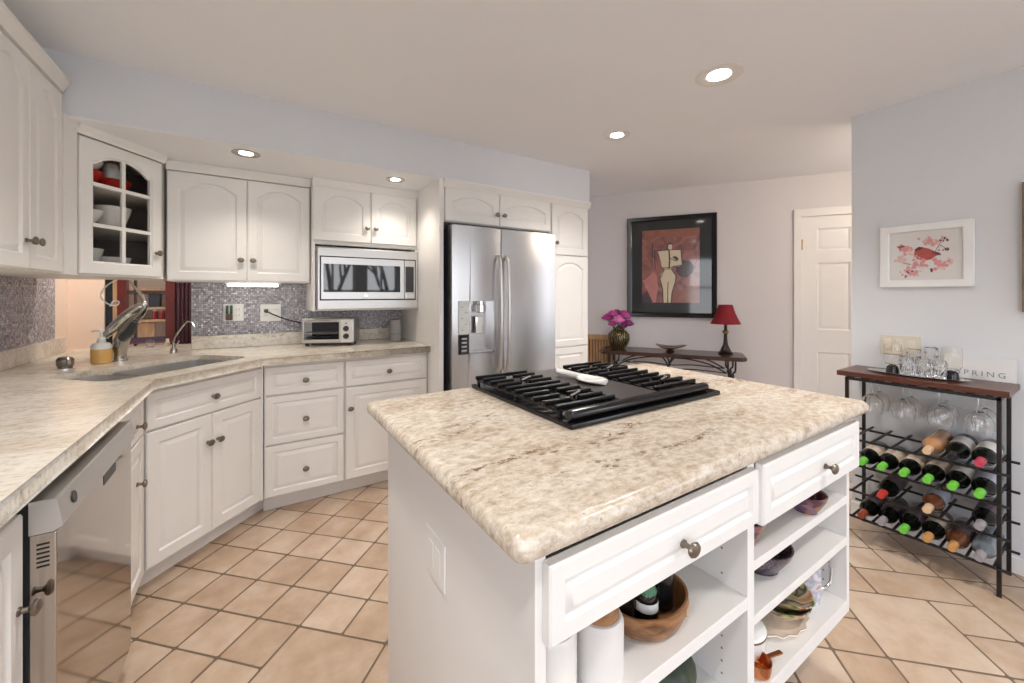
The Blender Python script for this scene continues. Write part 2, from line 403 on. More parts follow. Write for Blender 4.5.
# left wall (kitchen side), with two window openings behind the camera
b = nb(); box(b, -1.15, -1.0, -0.6, 3.70, 0, CZ); box(b, -1.15, -1.0, RW, -0.6, 0, 0.6); box(b, -1.15, -1.0, RW, -0.6, 2.1, CZ); box(b, -1.15, -1.0, RW, -2.4, 0.6, 2.1)
struct('wall_left', b, WALL)
# back wall of the kitchen behind the drawers, microwave and refrigerator
b = nb(); box(b, -0.33, 2.37, 3.28, 3.40, 0, CZ); struct('wall_back', b, WALL)
# short peach wall at the sink corner and the head above the pass-through window
b = nb(); box(b, -1.0, -0.825, 3.70, 3.78, 0, CZ); box(b, -1.0, -0.994, 3.498, 3.70, 0.9145, 2.03); struct('wall_sink', b, PEACH)
b = nb(); box(b, -0.825, -0.27, 3.70, 3.78, 1.55, CZ); box(b, -0.825, -0.27, 3.70, 3.78, 0, 0.874); box(b, -0.328, -0.27, 3.40, 3.70, 0, CZ); struct('wall_pass', b, WALL)
# right wall with the bird picture; ends at the hall opening
b = nb(); box(b, 2.92, 3.05, -1.1, 0.884, 0, CZ); box(b, 2.92, 3.05, RW, -2.7, 0, CZ); box(b, 2.92, 3.05, -2.7, -1.1, 0, 0.25); box(b, 2.92, 3.05, -2.7, -1.1, 2.15, CZ); struct('wall_right', b, WALLR)
# rear wall behind the camera with three tall window openings
b = nb()
box(b, -1.15, 3.05, RW - 0.12, RW, 2.2, CZ); box(b, -1.15, 3.05, RW - 0.12, RW, 0, 0.3)
xs_ = [-1.15] + [v for r_ in REAR for v in r_] + [3.05]
for x0, x1 in zip(xs_[::2], xs_[1::2]): box(b, x0, x1, RW - 0.12, RW, 0.3, 2.2)
struct('wall_rear', b, WALL)
# soffit over the wall cabinets
b = nb(); box(b, -1.0, 2.372, 2.47, 3.28, 2.035, CZ); box(b, -1.0, -0.33, 3.28, 3.70, 2.035, CZ); struct('wall_soffit', b, WALL)
b = nb(); box(b, -0.998, 1.03, 2.474, 3.27, 2.031, 2.0345); struct('trim_1', b, CEIL)
# hall wall, skewed across the far end
W0 = Vector((4.192, 1.266, 0)); WD = Vector((-0.545, 0.8384, 0)).normalized(); WN = Vector((-WD.y, WD.x, 0))
WN = Vector((-0.8384, -0.545, 0)).normalized()
WRZ = math.atan2(-WD.y, -WD.x)
def fw(s, off, z=0.0): return tuple(W0 + WD * s + WN * off + Vector((0, 0, z)))
def wall_local(x0, x1, y0, y1, z0, z1):
    return x0, x1, y0, y1, z0, z1
hall = nb(); box(hall, -2.9, -0.352 , 0.0, 0.12, 0, CZ); box(hall, -0.352, 0.45, 0.0, 0.12, 1.946, CZ); box(hall, 0.45, 3.6, 0.0, 0.12, 0, CZ)
hw = struct('wall_hall', hall, HALLW); hw.location = W0; hw.rotation_euler = (0, 0, WRZ)
b = nb(); box(b, -2.6, 2.9, 5.45, 5.57, 0, CZ); struct('wall_far', b, HALLW)
b = nb(); box(b, -2.6, -2.5, 3.7, 5.45, 0, 0.7); box(b, -2.6, -2.5, 3.7, 5.45, 2.2, CZ); struct('wall_sunroom', b, PEACH)
b = nb(); box(b, -2.6, -1.15, 3.70, 3.78, 0, CZ); struct('wall_porch', b, PEACH)
b = nb(); box(b, 3.05, 3.35, -2.3, -2.2, 0, CZ); box(b, 4.65, 6.2, -2.3, -2.2, 0, CZ); box(b, 3.35, 4.65, -2.3, -2.2, 0, 0.6); box(b, 3.35, 4.65, -2.3, -2.2, 2.1, CZ); struct('wall_entry', b, HALLW)
# baseboards
b = nb(); box(b, 2.905, 2.92, -2.4, 0.884, 0, 0.075, 0.004); struct('baseboard_right', b, TRIM)
b = nb(); box(b, -2.9, -0.44, -0.014, 0.0, 0, 0.085, 0.004); o = struct('baseboard_hall', b, TRIM); o.location = W0; o.rotation_euler = (0, 0, WRZ)

# hall door with six raised panels and its casing
d = bpy.data.objects.new('door_1', None); C.objects.link(d); d['kind'] = 'structure'; d.location = fw(0.352, 0); d.rotation_euler = (0, 0, WRZ)
b = nb()
DW, DH = 0.76, 1.94
cols = [(0.115, 0.345), (0.415, 0.645)]; rows_ = [(0.2, 0.775), (0.965, 1.54), (1.645, 1.835)]
box(b, 0, DW, 0.02, 0.05, 0.01, DH)
xs = [0, 0.115, 0.345, 0.415, 0.645, DW]; zs = [0.01, 0.2, 0.775, 0.965, 1.54, 1.645, 1.835, DH]
for i in range(5):
    for j in range(7):
        if i in (1, 3) and j in (1, 3, 5):
            x0, x1, z0, z1 = xs[i], xs[i + 1], zs[j], zs[j + 1]
            q = lambda k, y: [(x0 + k, y, z0 + k), (x1 - k, y, z0 + k), (x1 - k, y, z1 - k), (x0 + k, y, z1 - k)]
            loops(b, [q(0, 0.008), q(0.012, 0.018), q(0.018, 0.018), q(0.04, 0.010)], cap0=False)
        else: box(b, xs[i], xs[i + 1], 0.008, 0.02, zs[j], zs[j + 1])
obj('door_panel', b, TRIM, d)
b = nb()
box(b, -0.055, 0.0, -0.018, 0.06, 0, DH + 0.065, 0.005); box(b, DW, DW + 0.055, -0.018, 0.06, 0, DH + 0.065, 0.005); box(b, -0.055, DW + 0.055, -0.019, 0.06, DH, DH + 0.066, 0.005)
obj('door_casing', b, TRIM, d)
for z in (0.25, 1.70):
    b = nb(); lathe(b, [(0.007, z - 0.045), (0.007, z + 0.045)], 10, Matrix.Translation((0.006, -0.002, 0))); obj('hinge', b, BRASS, d)

# pass-through window frame behind the sink
w1 = bpy.data.objects.new('window_1', None); C.objects.link(w1); w1['kind'] = 'structure'; w1.location = (0, 3.70, 0)
b = nb(); box(b, -0.783, -0.762, -0.01, 0.05, 0.915, 1.55); obj('window_trim', b, LIGHTWOOD, w1)
for x0, x1 in ((-0.762, -0.715), (-0.515, -0.462)):
    b = nb(); box(b, x0, x1, -0.015, 0.06, 0.915, 1.55, 0.004); obj('window_post', b, MAHOG, w1)
b = nb(); box(b, -0.714, -0.516, 0.0, 0.04, 1.270, 1.296, 0.003); obj('window_rail', b, DARKWOOD, w1)
b = nb(); box(b, -0.682, -0.668, 0.005, 0.035, 0.915, 1.55, 0.002); obj('window_mullion', b, DARKWOOD, w1)
b = nb(); box(b, -0.714, -0.516, 0.0, 0.04, 0.93, 0.972, 0.003); obj('window_sill', b, mat('plum_painted_wood', (0.09, 0.05, 0.085), 0.4), w1)
b = nb(); box(b, -0.823, -0.785, 0.01, 0.05, 0.915, 1.55, 0.002); obj('window_dark_gap', b, BLACK, w1)  # dark gap beside the trim, its darkness made as a black box
b = nb(); box(b, -0.46, -0.33, 0.01, 0.05, 0.915, 1.55, 0.002); obj('window_panel', b, DARKWOOD, w1)

# mosaic bands on the walls
b = nb(); box(b, -0.33, 1.03, 3.272, 3.28, 1.0, 1.42); struct('trim_2', b, MOSX)
b = nb(); box(b, -1.0, -0.992, 0.5, 3.498, 1.0, 1.42); struct('trim_3', b, MOSY)

# rear window frames
def winframe(n, M, w, h):
    o = bpy.data.objects.new('window_%d' % n, None); C.objects.link(o); o['kind'] = 'structure'; o.matrix_world = M
    b = nb()
    for x0, x1, z0, z1 in ((0, .05, 0, h), (w - .05, w, 0, h), (0, w, 0, .05), (0, w, h - .05, h), (w / 2 - .02, w / 2 + .02, 0, h), (0, w, h * .55 - .02, h * .55 + .02)):
        box(b, x0, x1, -.03, .03, z0, z1)
    obj('window_sash', b, TRIM, o)
for i, (x0, x1) in enumerate(REAR): winframe(2 + i, Matrix.Translation((x0, RW - .06, .3)), x1 - x0, 1.9)
winframe(5, Matrix.Translation((-1.08, -2.4, .6)) @ Matrix.Rotation(R(90), 4, 'Z'), 1.8, 1.5)
winframe(6, Matrix.Translation((2.985, -2.7, .25)) @ Matrix.Rotation(R(90), 4, 'Z'), 1.6, 1.9)

# ------------------------------------------------------------------ cabinets
def cabinet(name, label, loc, rz, w, depth, z0, z1, fronts, toe=0.0, body=True, crown=False, group=None, cat='cabinet'):
    t = thing(name, label, cat, (loc[0], loc[1], 0), rz, group)
    if body:
        b = nb(); box(b, 0, w, 0.0205, depth, z0 + toe, z1, 0.0015); obj('body', b, CAB, t)
    if toe:
        b = nb(); box(b, 0.0, w, 0.085, depth, z0, z0 + toe); obj('toe_kick', b, CAB, t)
    for kind, x0, x1, a0, a1, arch, kn in fronts:
        f = obj(kind, front_bm(x1 - x0, a1 - a0, arch, 0.05 if kind == 'door' else 0.036, 0.02, x0, a0, 0.02), CAB, t)
        for kx, kz in kn: knob(f, kx, 0.0005, kz)
    if crown:
        b = nb()
        pf = [(0.02, -.05), (-.003, -.05), (-.005, -.040), (-.011, -.032), (-.019, -.016), (-.024, -.012), (-.024, 0), (0.02, 0)]
        loops(b, [[(x, y, z1 + z) for y, z in pf] for x in (0.0, w)])
        obj('crown_moulding', b, CAB, t)
    return t

# base cabinets along the left wall
cabinet('base_cabinet', 'white base cabinet at left edge before the dishwasher, round door knob', (-0.38, 0.66), R(90), 0.535, 0.615, 0, 0.868,
        [('door', 0.005, 0.53, 0.105, 0.835, 0, [(0.508, 0.655)])], toe=0.1)
cabinet('base_cabinet', 'narrow white base cabinet between dishwasher and sink cabinet, drawer over door', (-0.38, 1.812), R(90), 0.433, 0.615, 0, 0.868,
        [('drawer', 0.005, 0.423, 0.692, 0.85, 0, [(0.303, 0.749)]), ('door', 0.005, 0.423, 0.105, 0.683, 0, [(0.303, 0.523)])], toe=0.1)
# corner sink cabinet at 45 degrees
t = thing('sink_cabinet', 'white corner sink cabinet set at an angle, two doors under one wide drawer front', 'cabinet', (-0.378, 2.25, 0), R(45))
b = nb(); prism(b, [(0, .0205), (0.603, .0205), (0.603, 0.06), (0.72, 0.2), (0.5, .42), (0.1, .42), (-.12, 0.2), (0, 0.06)], 0.1, 0.69); box(b, 0.0, .603, 0.0205, 0.05, 0.69, 0.868); prism(b, [(0.598, 0.006), (0.606, 0.0005), (0.616, 0.012), (0.605, 0.04), (0.598, 0.04)], 0.1, 0.868); obj('body', b, CAB, t)
b = nb(); prism(b, [(-0.09, .085), (0.695, .085), (0.74, 0.3), (-.12, 0.3)], 0.0, 0.1); obj('toe_kick', b, CAB, t)
f = obj('drawer', front_bm(0.592, 0.160, 0, 0.036, .02, 0.005, 0.690, 0.02), CAB, t); knob(f, 0.303, 0.0005, 0.767)
f = obj('door', front_bm(0.294, 0.576, 0, 0.05, .02, 0.005, 0.105, 0.02), CAB, t); knob(f, 0.275, .0005, 0.548)
f = obj('door', front_bm(0.294, 0.576, 0, 0.05, .02, 0.303, 0.105, 0.02), CAB, t); knob(f, 0.328, .0005, 0.548)
cabinet('base_cabinet', 'white base cabinet with a stack of three drawers under the toaster oven', (0.054, 2.675), 0, 0.43, 0.60, 0, 0.868,
        [('drawer', 0.005, 0.425, 0.690, 0.85, 0, [(0.212, 0.762)]), ('drawer', 0.005, 0.425, 0.404, 0.681, 0, [(0.212, 0.534)]), ('drawer', 0.005, 0.425, 0.105, 0.395, 0, [(0.212, 0.237)])], toe=0.1)
cabinet('base_cabinet', 'white base cabinet beside refrigerator with one drawer above one door', (0.485, 2.675), 0, 0.543, 0.60, 0, 0.868,
        [('drawer', 0.005, 0.538, 0.690, 0.85, 0, [(0.272, 0.764)]), ('door', 0.005, 0.538, 0.105, 0.681, 0, [(0.032, 0.551)])], toe=0.1)

# wall cabinets
cabinet('wall_cabinet', 'tall white wall cabinet at upper left with two doors, near the ceiling', (-0.672, 1.85), R(90), 0.60, 0.326, 1.355, 2.172,
        [('door', 0.005, 0.298, 1.36, 2.112, 0.07, [(0.272, 1.46)]), ('door', 0.302, 0.595, 1.36, 2.112, 0.07, [(0.326, 1.46)])], crown=True)
CA = (-0.655, 2.55); CR = R(55)
t = thing('corner_wall_cabinet', 'white corner wall cabinet with arched glass door showing dishes', 'cabinet', (CA[0], CA[1], 0), CR)
LW = 0.425
b = nb()
def cpoly(z0, z1):
    # corner footprint in the cabinet's own axes
    pts = [CA, (-0.414, 2.895), (-0.414, 3.27), (-0.99, 3.27), (-0.99, CA[1])]
    M = Matrix.Rotation(-CR, 2); return [tuple(M @ (Vector(p) - Vector(CA))) for p in pts]
cp = cpoly(0, 0)
ins = [(0.0, 0.022), (LW, 0.022)] + [tuple(Vector(p)) for p in cp[2:]]
prism(b, ins, 1.355, 1.375); prism(b, ins, 1.99, 2.035)
for a, c in ((1, 2), (2, 3), (3, 4), (4, 0)):
    A = Vector(ins[a]); B_ = Vector(ins[c]); nrm = Vector((-(B_ - A).y, (B_ - A).x)).normalized() * 0.015
    prism(b, [tuple(A), tuple(B_), tuple(B_ + nrm), tuple(A + nrm)], 1.375, 1.99)
obj('body', b, [CAB], t)
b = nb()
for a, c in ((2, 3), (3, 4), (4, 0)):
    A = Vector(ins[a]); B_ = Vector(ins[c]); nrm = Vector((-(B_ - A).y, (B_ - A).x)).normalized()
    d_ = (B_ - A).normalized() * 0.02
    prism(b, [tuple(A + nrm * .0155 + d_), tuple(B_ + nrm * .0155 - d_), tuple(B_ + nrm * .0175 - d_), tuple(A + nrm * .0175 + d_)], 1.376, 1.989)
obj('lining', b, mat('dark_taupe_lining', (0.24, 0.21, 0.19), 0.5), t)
b = nb(); Mi = Matrix.Rotation(-CR, 2)
fp = [Mi @ (Vector(p) - Vector(CA)) for p in ((-0.668, 2.452), CA, (-0.99, CA[1] - .002), (-0.99, 2.452))]
prism(b, [tuple(p) for p in fp], 1.355, 2.034); obj('filler', b, CAB, t)
for z in (1.588, 1.778):
    b = nb(); prism(b, [(0.016, .04), (LW - .016, .04)] + [tuple(Vector(p) * 0.97 + Vector((.2, .28)) * 0.03) for p in cp[2:]], z, z + 0.012); obj('shelf', b, CABIN, t)
# glass door: frame with an arched opening, muntins and pane
b = nb()
def O2(i, y, a): return outline(0.008 + i, LW - 0.012 - i, 1.362 + i, 1.985 - i, a, y)
loops(b, [O2(0.062, 0.02, 0.05), O2(0, 0.02, 0), O2(0, 0.004, 0), O2(0.004, 0.0, 0), O2(0.052, 0.0, 0.05), O2(0.058, 0.006, 0.05), O2(0.062, 0.006, 0.05), O2(0.062, 0.02, 0.05)], False, False)
bmesh.ops.remove_doubles(b, verts=b.verts[:], dist=1e-5)
dr = obj('door', b, CAB, t)
b = nb(); cx = LW / 2 - 0.002
box(b, cx - 0.009, cx + 0.009, 0.003, 0.017, 1.42, 1.925, 0.002)
for z in (1.592, 1.782): box(b, 0.066, LW - 0.07, 0.0035, 0.0165, z - 0.009, z + 0.009, 0.002)
obj('muntin', b, CAB, dr)
b = nb(); loops(b, [O2(0.058, 0.0085, 0.05), O2(0.058, 0.0115, 0.05)]); obj('pane', b, THINGLASS, dr)
knob(dr, LW - 0.045, 0, 1.49)
b = nb()
pf = [(0.02, -.045), (-.003, -.045), (-.005, -.036), (-.011, -.028), (-.018, -.014), (-.022, -.010), (-.022, 0), (0.02, 0)]
loops(b, [[(x, y, 2.036 + z) for y, z in pf] for x in (-0.005, LW + .005)])
obj('crown_moulding', b, CAB, t)

cabinet('wall_cabinet', 'white double door wall cabinet over the back counter, arched panels', (-0.412, 2.97), 0, 0.735, 0.30, 1.345, 2.03,
        [('door', 0.005, 0.381, 1.35, 1.975, 0.05, [(0.352, 1.478)]), ('door', 0.386, 0.73, 1.35, 1.975, 0.05, [(0.415, 1.478)])], crown=True)
# cabinet over and around the microwave
t = cabinet('microwave_cabinet', 'white cabinet with two short arched doors holding the built-in microwave', (0.327, 2.89), 0, 0.703, 0.383, 1.60, 2.03,
        [('door', 0.005, 0.366, 1.625, 1.98, 0.05, [(0.34, 1.725)]), ('door', 0.371, 0.698, 1.625, 1.98, 0.05, [(0.398, 1.725)])], crown=True)
for nm_, q_ in (('side_panel', (0, 0.015, 0.0, 0.383, 1.158, 1.60)), ('side_panel', (0.690, 0.703, 0.02, 0.383, 1.158, 1.60)), ('back_panel', (0.015, 0.690, 0.3, 0.383, 1.158, 1.60)), ('bottom_panel', (0.015, 0.690, 0.03, 0.3, 1.158, 1.168))):
    b = nb(); box(b, *q_); obj(nm_, b, CAB, t)
# refrigerator enclosure and pantry
t = cabinet('refrigerator_cabinet', 'white cabinet over the refrigerator with its tall side panel', (1.06, 2.47), 0, 0.906, 0.80, 1.755, 2.034,
            [('door', 0.012, 0.43, 1.76, 1.985, 0.04, [(0.405, 1.835)]), ('door', 0.436, 0.90, 1.76, 1.985, 0.04, [(0.465, 1.835)])], crown=True)
b = nb(); box(b, -0.03, 0.0, 0.0, 0.80, 0, 2.034, 0.002); obj('side_panel', b, CAB, t)
cabinet('pantry_cabinet', 'tall narrow white pantry cabinet right of the refrigerator', (1.967, 2.47), 0, 0.405, 0.80, 0, 2.034,
        [('door', 0.006, 0.385, 1.585, 1.985, 0.05, [(0.04, 1.675)]), ('door', 0.006, 0.385, 0.85, 1.575, 0.05, []), ('door', 0.006, 0.385, 0.11, 0.84, 0, [])], toe=0.1, crown=True)

# dishes behind the glass door
def bowl_prof(r, h, t=0.004, foot=0.4):
    return [(r * foot, 0), (r * foot, 0.004), (r * 0.72, h * 0.35), (r * 0.93, h * 0.75), (r, h), (r - t, h), (r * 0.9 - t, h * 0.75), (r * 0.68, h * 0.38), (r * 0.3, 0.009)]
def bowl(name, label, m, loc, r, h, foot=0.4, seg=32, group=None):
    b = nb(); lathe(b, bowl_prof(r, h, foot=foot), seg); o = obj(name, b, m, loc=loc); return tag(o, label, 'bowl', group)
RED = mat('red_glaze', (0.45, 0.02, 0.015), 0.2, var=0.1)
def cc(u, v): # point inside the corner cabinet
    M = Matrix.Rotation(CR, 2); p = M @ Vector((u, v)); return (CA[0] + p.x, CA[1] + p.y)
for (u, v, z, r, h, m, lab) in ((0.135, 0.15, 1.791, 0.088, 0.075, RED, 'red bowl behind glass, left on top shelf'), (0.305, 0.17, 1.791, 0.078, 0.07, RED, 'red bowl behind glass, right on top shelf'),
                           (0.135, 0.15, 1.8665, 0.085, 0.05, WHITEC, 'white bowl stacked in left red bowl'),
                           (0.135, 0.15, 1.601, 0.085, 0.075, WHITEC, 'white bowl on middle shelf behind left glass panes'), (0.305, 0.17, 1.601, 0.078, 0.12, WHITEC, 'deep white bowl on middle shelf behind right glass panes'),
                           (0.135, 0.15, 1.3755, 0.085, 0.115, mat('pale_green_glaze', (0.55, 0.62, 0.58), 0.2), 'deep pale green bowl on bottom of glass cabinet, left'), (0.305, 0.17, 1.3755, 0.078, 0.085, WHITEC, 'white bowl on bottom of glass cabinet, right')):
    x, y = cc(u, v); bowl('bowl', lab, m, (x, y, z), r, h)
x, y = cc(0.305, 0.17)
b = nb(); lathe(b, [(0.03, 0), (0.035, 0.01), (0.035, 0.05), (0.028, 0.075), (0.012, 0.085), (0.001, 0.088)], 20); tag(obj('sugar_jar', b, WHITEC, loc=(x, y, 1.8665)), 'white lidded jar standing above right red bowl', 'jar')

# ------------------------------------------------------------------ counters
ct = thing('countertop', 'long L-shaped cream granite countertop running around the corner sink', 'countertop', (0, 0, 0))
b = nb(); prism(b, [(-0.998, 0.45), (-0.357, 0.45), (-0.357, 2.222), (0.045, 2.624), (1.028, 2.624), (1.028, 3.278), (-0.328, 3.278), (-0.328, 3.70), (-0.998, 3.70)], 0.872, 0.914)
es = [e for e in b.edges if all(v.co.z > 0.9 for v in e.verts) or all(v.co.z < 0.88 for v in e.verts)]
es = [e for e in es if (lambda m: m.x < -0.9 or m.y > 3.2 or m.y < 0.5 or m.x > 1.02)((e.verts[0].co + e.verts[1].co) / 2) is False]
bmesh.ops.bevel(b, geom=es, offset=0.014, segments=4, profile=0.5, affect='EDGES')
slab = obj('slab', b, GRANITE_GREY, ct)
SP, SQ = 1.5825, 2.1225
SC = ((SP - SQ) / 2 ** .5, (SP + SQ) / 2 ** .5)
def rrect(x0, x1, y0, y1, r, n=6):
    out = []
    for cx, cy, a0 in ((x1 - r, y0 + r, 270), (x1 - r, y1 - r, 0), (x0 + r, y1 - r, 90), (x0 + r, y0 + r, 180)):
        for k in range(n + 1):
            a = R(a0 + 90 * k / n); out.append((cx + r * math.cos(a), cy + r * math.sin(a)))
    return out
SX0, SX1, SY0, SY1 = -0.34, 0.34, -0.19, 0.19
rot45 = lambda p: (SC[0] + (p[0] - p[1]) / 2 ** .5, SC[1] + (p[0] + p[1]) / 2 ** .5)
b = nb(); prism(b, [rot45(p) for p in rrect(SX0, SX1, SY0, SY1, 0.07)], 0.8, 1.0); cut(slab, b)
b = nb(); box(b, -0.9935, -0.972, 0.45, 3.60, 0.9145, 1.005, 0.003); box(b, -0.326, 1.028, 3.252, 3.2715, 0.9145, 1.0, 0.003); obj('backsplash', b, GRANITE_GREY, ct)

# double-bowl steel sink
sk = thing('sink', 'double bowl stainless steel sink set in the corner of the counter', 'sink', (SC[0], SC[1], 0), R(45))
def basin(x0, x1, y0, y1, name):
    b = nb(); o = lambda k, r: rrect(x0 + k, x1 - k, y0 + k, y1 - k, r)
    loops(b, [[(x, y, z) for x, y in o(k, r)] for k, r, z in ((0.001, 0.066, 0.8885), (0.0025, 0.064, 0.8885), (0.004, 0.06, 0.86), (0.012, 0.055, 0.72), (0.035, 0.04, 0.70))], False, True)
    bmesh.ops.solidify(b, geom=b.faces[:], thickness=0.0015)
    return obj(name, b, mat('sink_steel', (0.80, 0.79, 0.77), 0.48, 0.75, var=0.04), sk)
basin(SX0 + .002, -0.128, SY0, SY1, 'basin'); bs = basin(-0.112, SX1 - .002, SY0, SY1, 'basin')
for x in (-0.23, 0.11):
    b = nb(); lathe(b, [(0.045, 0.7015), (0.045, 0.704), (0.03, 0.7045), (0.028, 0.702)], 24, Matrix.Translation((x, 0, 0))); obj('drain', b, CHROME, sk)

# ------------------------------------------------------------------ island
IZ = 0.872
isl = thing('kitchen_island', 'white kitchen island with two drawers above open shelves', 'island', (0, 0, 0))
def ipart(name, x0, x1, y0, y1, z0, z1, m=CAB, bev=0.0015):
    b = nb(); box(b, x0, x1, y0, y1, z0, z1, bev); return obj(name, b, m, isl)
ipart('side_panel', 0.37, 0.392, 0.506, 1.315, 0.0, IZ)
ipart('side_panel', 1.63, 1.652, 0.506, 1.315, 0.225, IZ)
ipart('divider', 1.008, 1.04, 0.506, 1.29, 0.268, IZ)
ipart('back_panel', 0.392, 1.652, 1.293, 1.315, 0.0, IZ)
ipart('top_rail', 0.392, 1.63, 0.51, 0.53, 0.85, IZ)
ipart('bottom_board', 0.392, 1.63, 0.506, 1.293, 0.225, 0.268, CAB)
ipart('toe_kick', 0.392, 1.60, 0.68, 1.27, 0.0, 0.225)
ipart('shelf', 0.392, 1.008, 0.506, 1.293, 0.503, 0.533)
ipart('shelf', 1.04, 1.63, 0.506, 1.293, 0.585, 0.610)
ipart('shelf', 1.04, 1.63, 0.506, 1.293, 0.450, 0.475)
for x0, x1, z0, z1, kx, kz in ((0.384, 1.02, 0.72, 0.848, 0.72, 0.772), (1.043, 1.672, 0.703, 0.852, 1.40, 0.768)):
    f = obj('drawer', front_bm(x1 - x0, z1 - z0, 0, 0.034, 0.02, x0, z0, 0.505), CAB, isl); knob(f, kx, 0.4855, kz)
    b = nb(); box(b, x0 + .03, x1 - .06, 0.5065, 1.25, z0 + .012, z1 - .03); obj('drawer_box', b, CABIN, f)
b = nb()
for x, nx in ((1.0395, 1), (1.6305, -1), (1.0085, -1)):
    for y in (0.57, 1.2):
        for k in range(12):
            z = 0.30 + k * 0.032
            if abs(z - 0.518) < 0.03 or abs(z - .46) < .02 or abs(z - .598) < .02: continue
            lathe(b, [(0.0028, 0), (0.0028, 0.0008)], 8, Matrix.Translation((x + (0.0002 if nx > 0 else -0.0002), y, z)) @ Matrix.Rotation(R(90 * nx), 4, 'Y'))
obj('shelf_pin_hole', b, mat('pin_hole_shade', (0.2, 0.18, 0.16), 0.6), isl)  # flat discs for the pin holes, hole shade put into their grey
b = nb(); box(b, 0.3655, 0.37, 0.849, 0.965, 0.585, 0.693, 0.0015); pl = obj('outlet_plate', b, CAB, isl)
b = nb(); box(b, 0.364, 0.3655, 0.872, 0.9, 0.61, 0.668, 0.002); box(b, 0.364, 0.3655, 0.914, 0.942, 0.61, 0.668, 0.002); obj('socket', b, CAB, pl)

b = nb(); ls = []
for q_ in range(-90, 91, 18):
    k = 0.0185 * (1 - math.cos(R(q_))); ls.append([(x, y, 0.893 + 0.021 * math.sin(R(q_))) for x, y in rrect(0.315 + k, 1.725 - k, 0.470 + k, 1.385 - k, 0.024 - k, 8)])
loops(b, ls)
tag(obj('island_countertop', b, GRANITE), 'cream and tan granite slab with rounded edge on top of the island', 'countertop')

# cooktop
GZ = 0.9145
ck = thing('cooktop', 'black gas cooktop with cast iron grates set into the island granite', 'cooktop', (0.695, 0.79, GZ))
CW, CD = 0.665, 0.57
b = nb(); box(b, 0, CW + .03, 0, CD, 0, 0.014, 0.004); obj('base', b, BLACK, ck)
b = nb(); box(b, 0.245, 0.425, 0.045, CD - 0.01, 0.0145, 0.036, 0.005); obj('griddle', b, mat('griddle_brown_black', (0.026, 0.020, 0.019), 0.38, var=0.15), ck)
b = nb(); lathe(b, [(0.013, 0), (0.0155, 0.012), (0.0155, CW - .045), (0.013, CW - .03)], 16, Matrix.Translation((0.012, 0.028, 0.0295)) @ Matrix.Rotation(R(90), 4, 'Y')); obj('front_rail', b, BLACK, ck)
for gx0, gx1 in ((0.006, 0.238), (0.432, 0.655)):
    b = nb()
    for k in range(10):
        y = 0.075 + k * 0.052
        box(b, gx0, gx0 + 0.100, y - 0.007, y + 0.007, 0.033, 0.048, 0.004); box(b, gx1 - 0.100, gx1, y - 0.007, y + 0.007, 0.033, 0.048, 0.004)
        if k in (0, 4, 5, 9): box(b, gx0, gx1, y - 0.0065, y + 0.0065, 0.034, 0.047, 0.004)
    for x in (gx0 + 0.012, gx1 - 0.012): box(b, x - 0.006, x + 0.006, 0.06, CD - 0.02, 0.026, 0.036, 0.003)
    for x in (gx0 + 0.012, gx1 - 0.012):
        for y in (0.068, CD / 2, CD - 0.028): box(b, x - 0.005, x + 0.005, y - 0.005, y + 0.005, 0.013, 0.03)
    obj('grate', b, BLKIRON, ck)
    for y in (0.18, 0.44):
        b = nb(); M = Matrix.Translation(((gx0 + gx1) / 2, y, 0))
        lathe(b, [(0.045, 0.0142), (0.045, 0.02), (0.034, 0.024), (0.034, 0.030), (0.026, 0.034), (0.001, 0.035)], 24, M); obj('burner', b, BLKIRON, ck)
        b = nb(); tube(b, smooth_path([((gx0 + gx1) / 2 + .03, y - .03, .02), ((gx0 + gx1) / 2 + .032, y - .034, .05), ((gx0 + gx1) / 2 + .02, y - .052, .056), ((gx0 + gx1) / 2 - .02, y - .06, .05)]), 0.0045, 8); obj('grate_finger', b, CHROME, ck)
# spoon rest
b = nb()
M = Matrix.Translation((1.03, 1.06, GZ + 0.0362)) @ Matrix.Rotation(R(97), 4, 'Z')
prof = []
for k in range(49):
    t_ = k / 48; x = -0.062 + t_ * 0.235
    w = 0.046 * math.sqrt(max(0, 1 - ((x) / 0.062) ** 2)) if x < 0.058 else 0
    wn_ = 0.0095 + 0.0085 * math.exp(-((x - 0.152) / 0.02) ** 2)
    w = max(w, wn_ if x > 0.0 else 0.003)
    if k == 48: w = 0.006
    prof.append((x, w))
def ring_s(x, w, zc, up):
    return [(x, w * math.cos(a), zc + up * math.sin(a)) for a in [2 * math.pi * i / 14 for i in range(14)]]
ls = []
for x, w in prof:
    zc = 0.011 + (0.006 * max(0, (x - 0.02) / 0.15)); ls.append([tuple(M @ Vector(p)) for p in ring_s(x, w, zc, 0.011)])
loops(b, ls)
for v in b.verts:
    lp = M.inverted() @ v.co
    if lp.x < 0.045 and lp.z > 0.012:
        d_ = math.sqrt((lp.x / 0.05) ** 2 + (lp.y / 0.034) ** 2); lp.z -= 0.0095 * max(0, 1 - d_ * d_ * 0.9); v.co = M @ lp
tag(obj('spoon_rest', b, WHITEC), 'white ceramic spoon rest lying on the cooktop griddle', 'spoon rest')

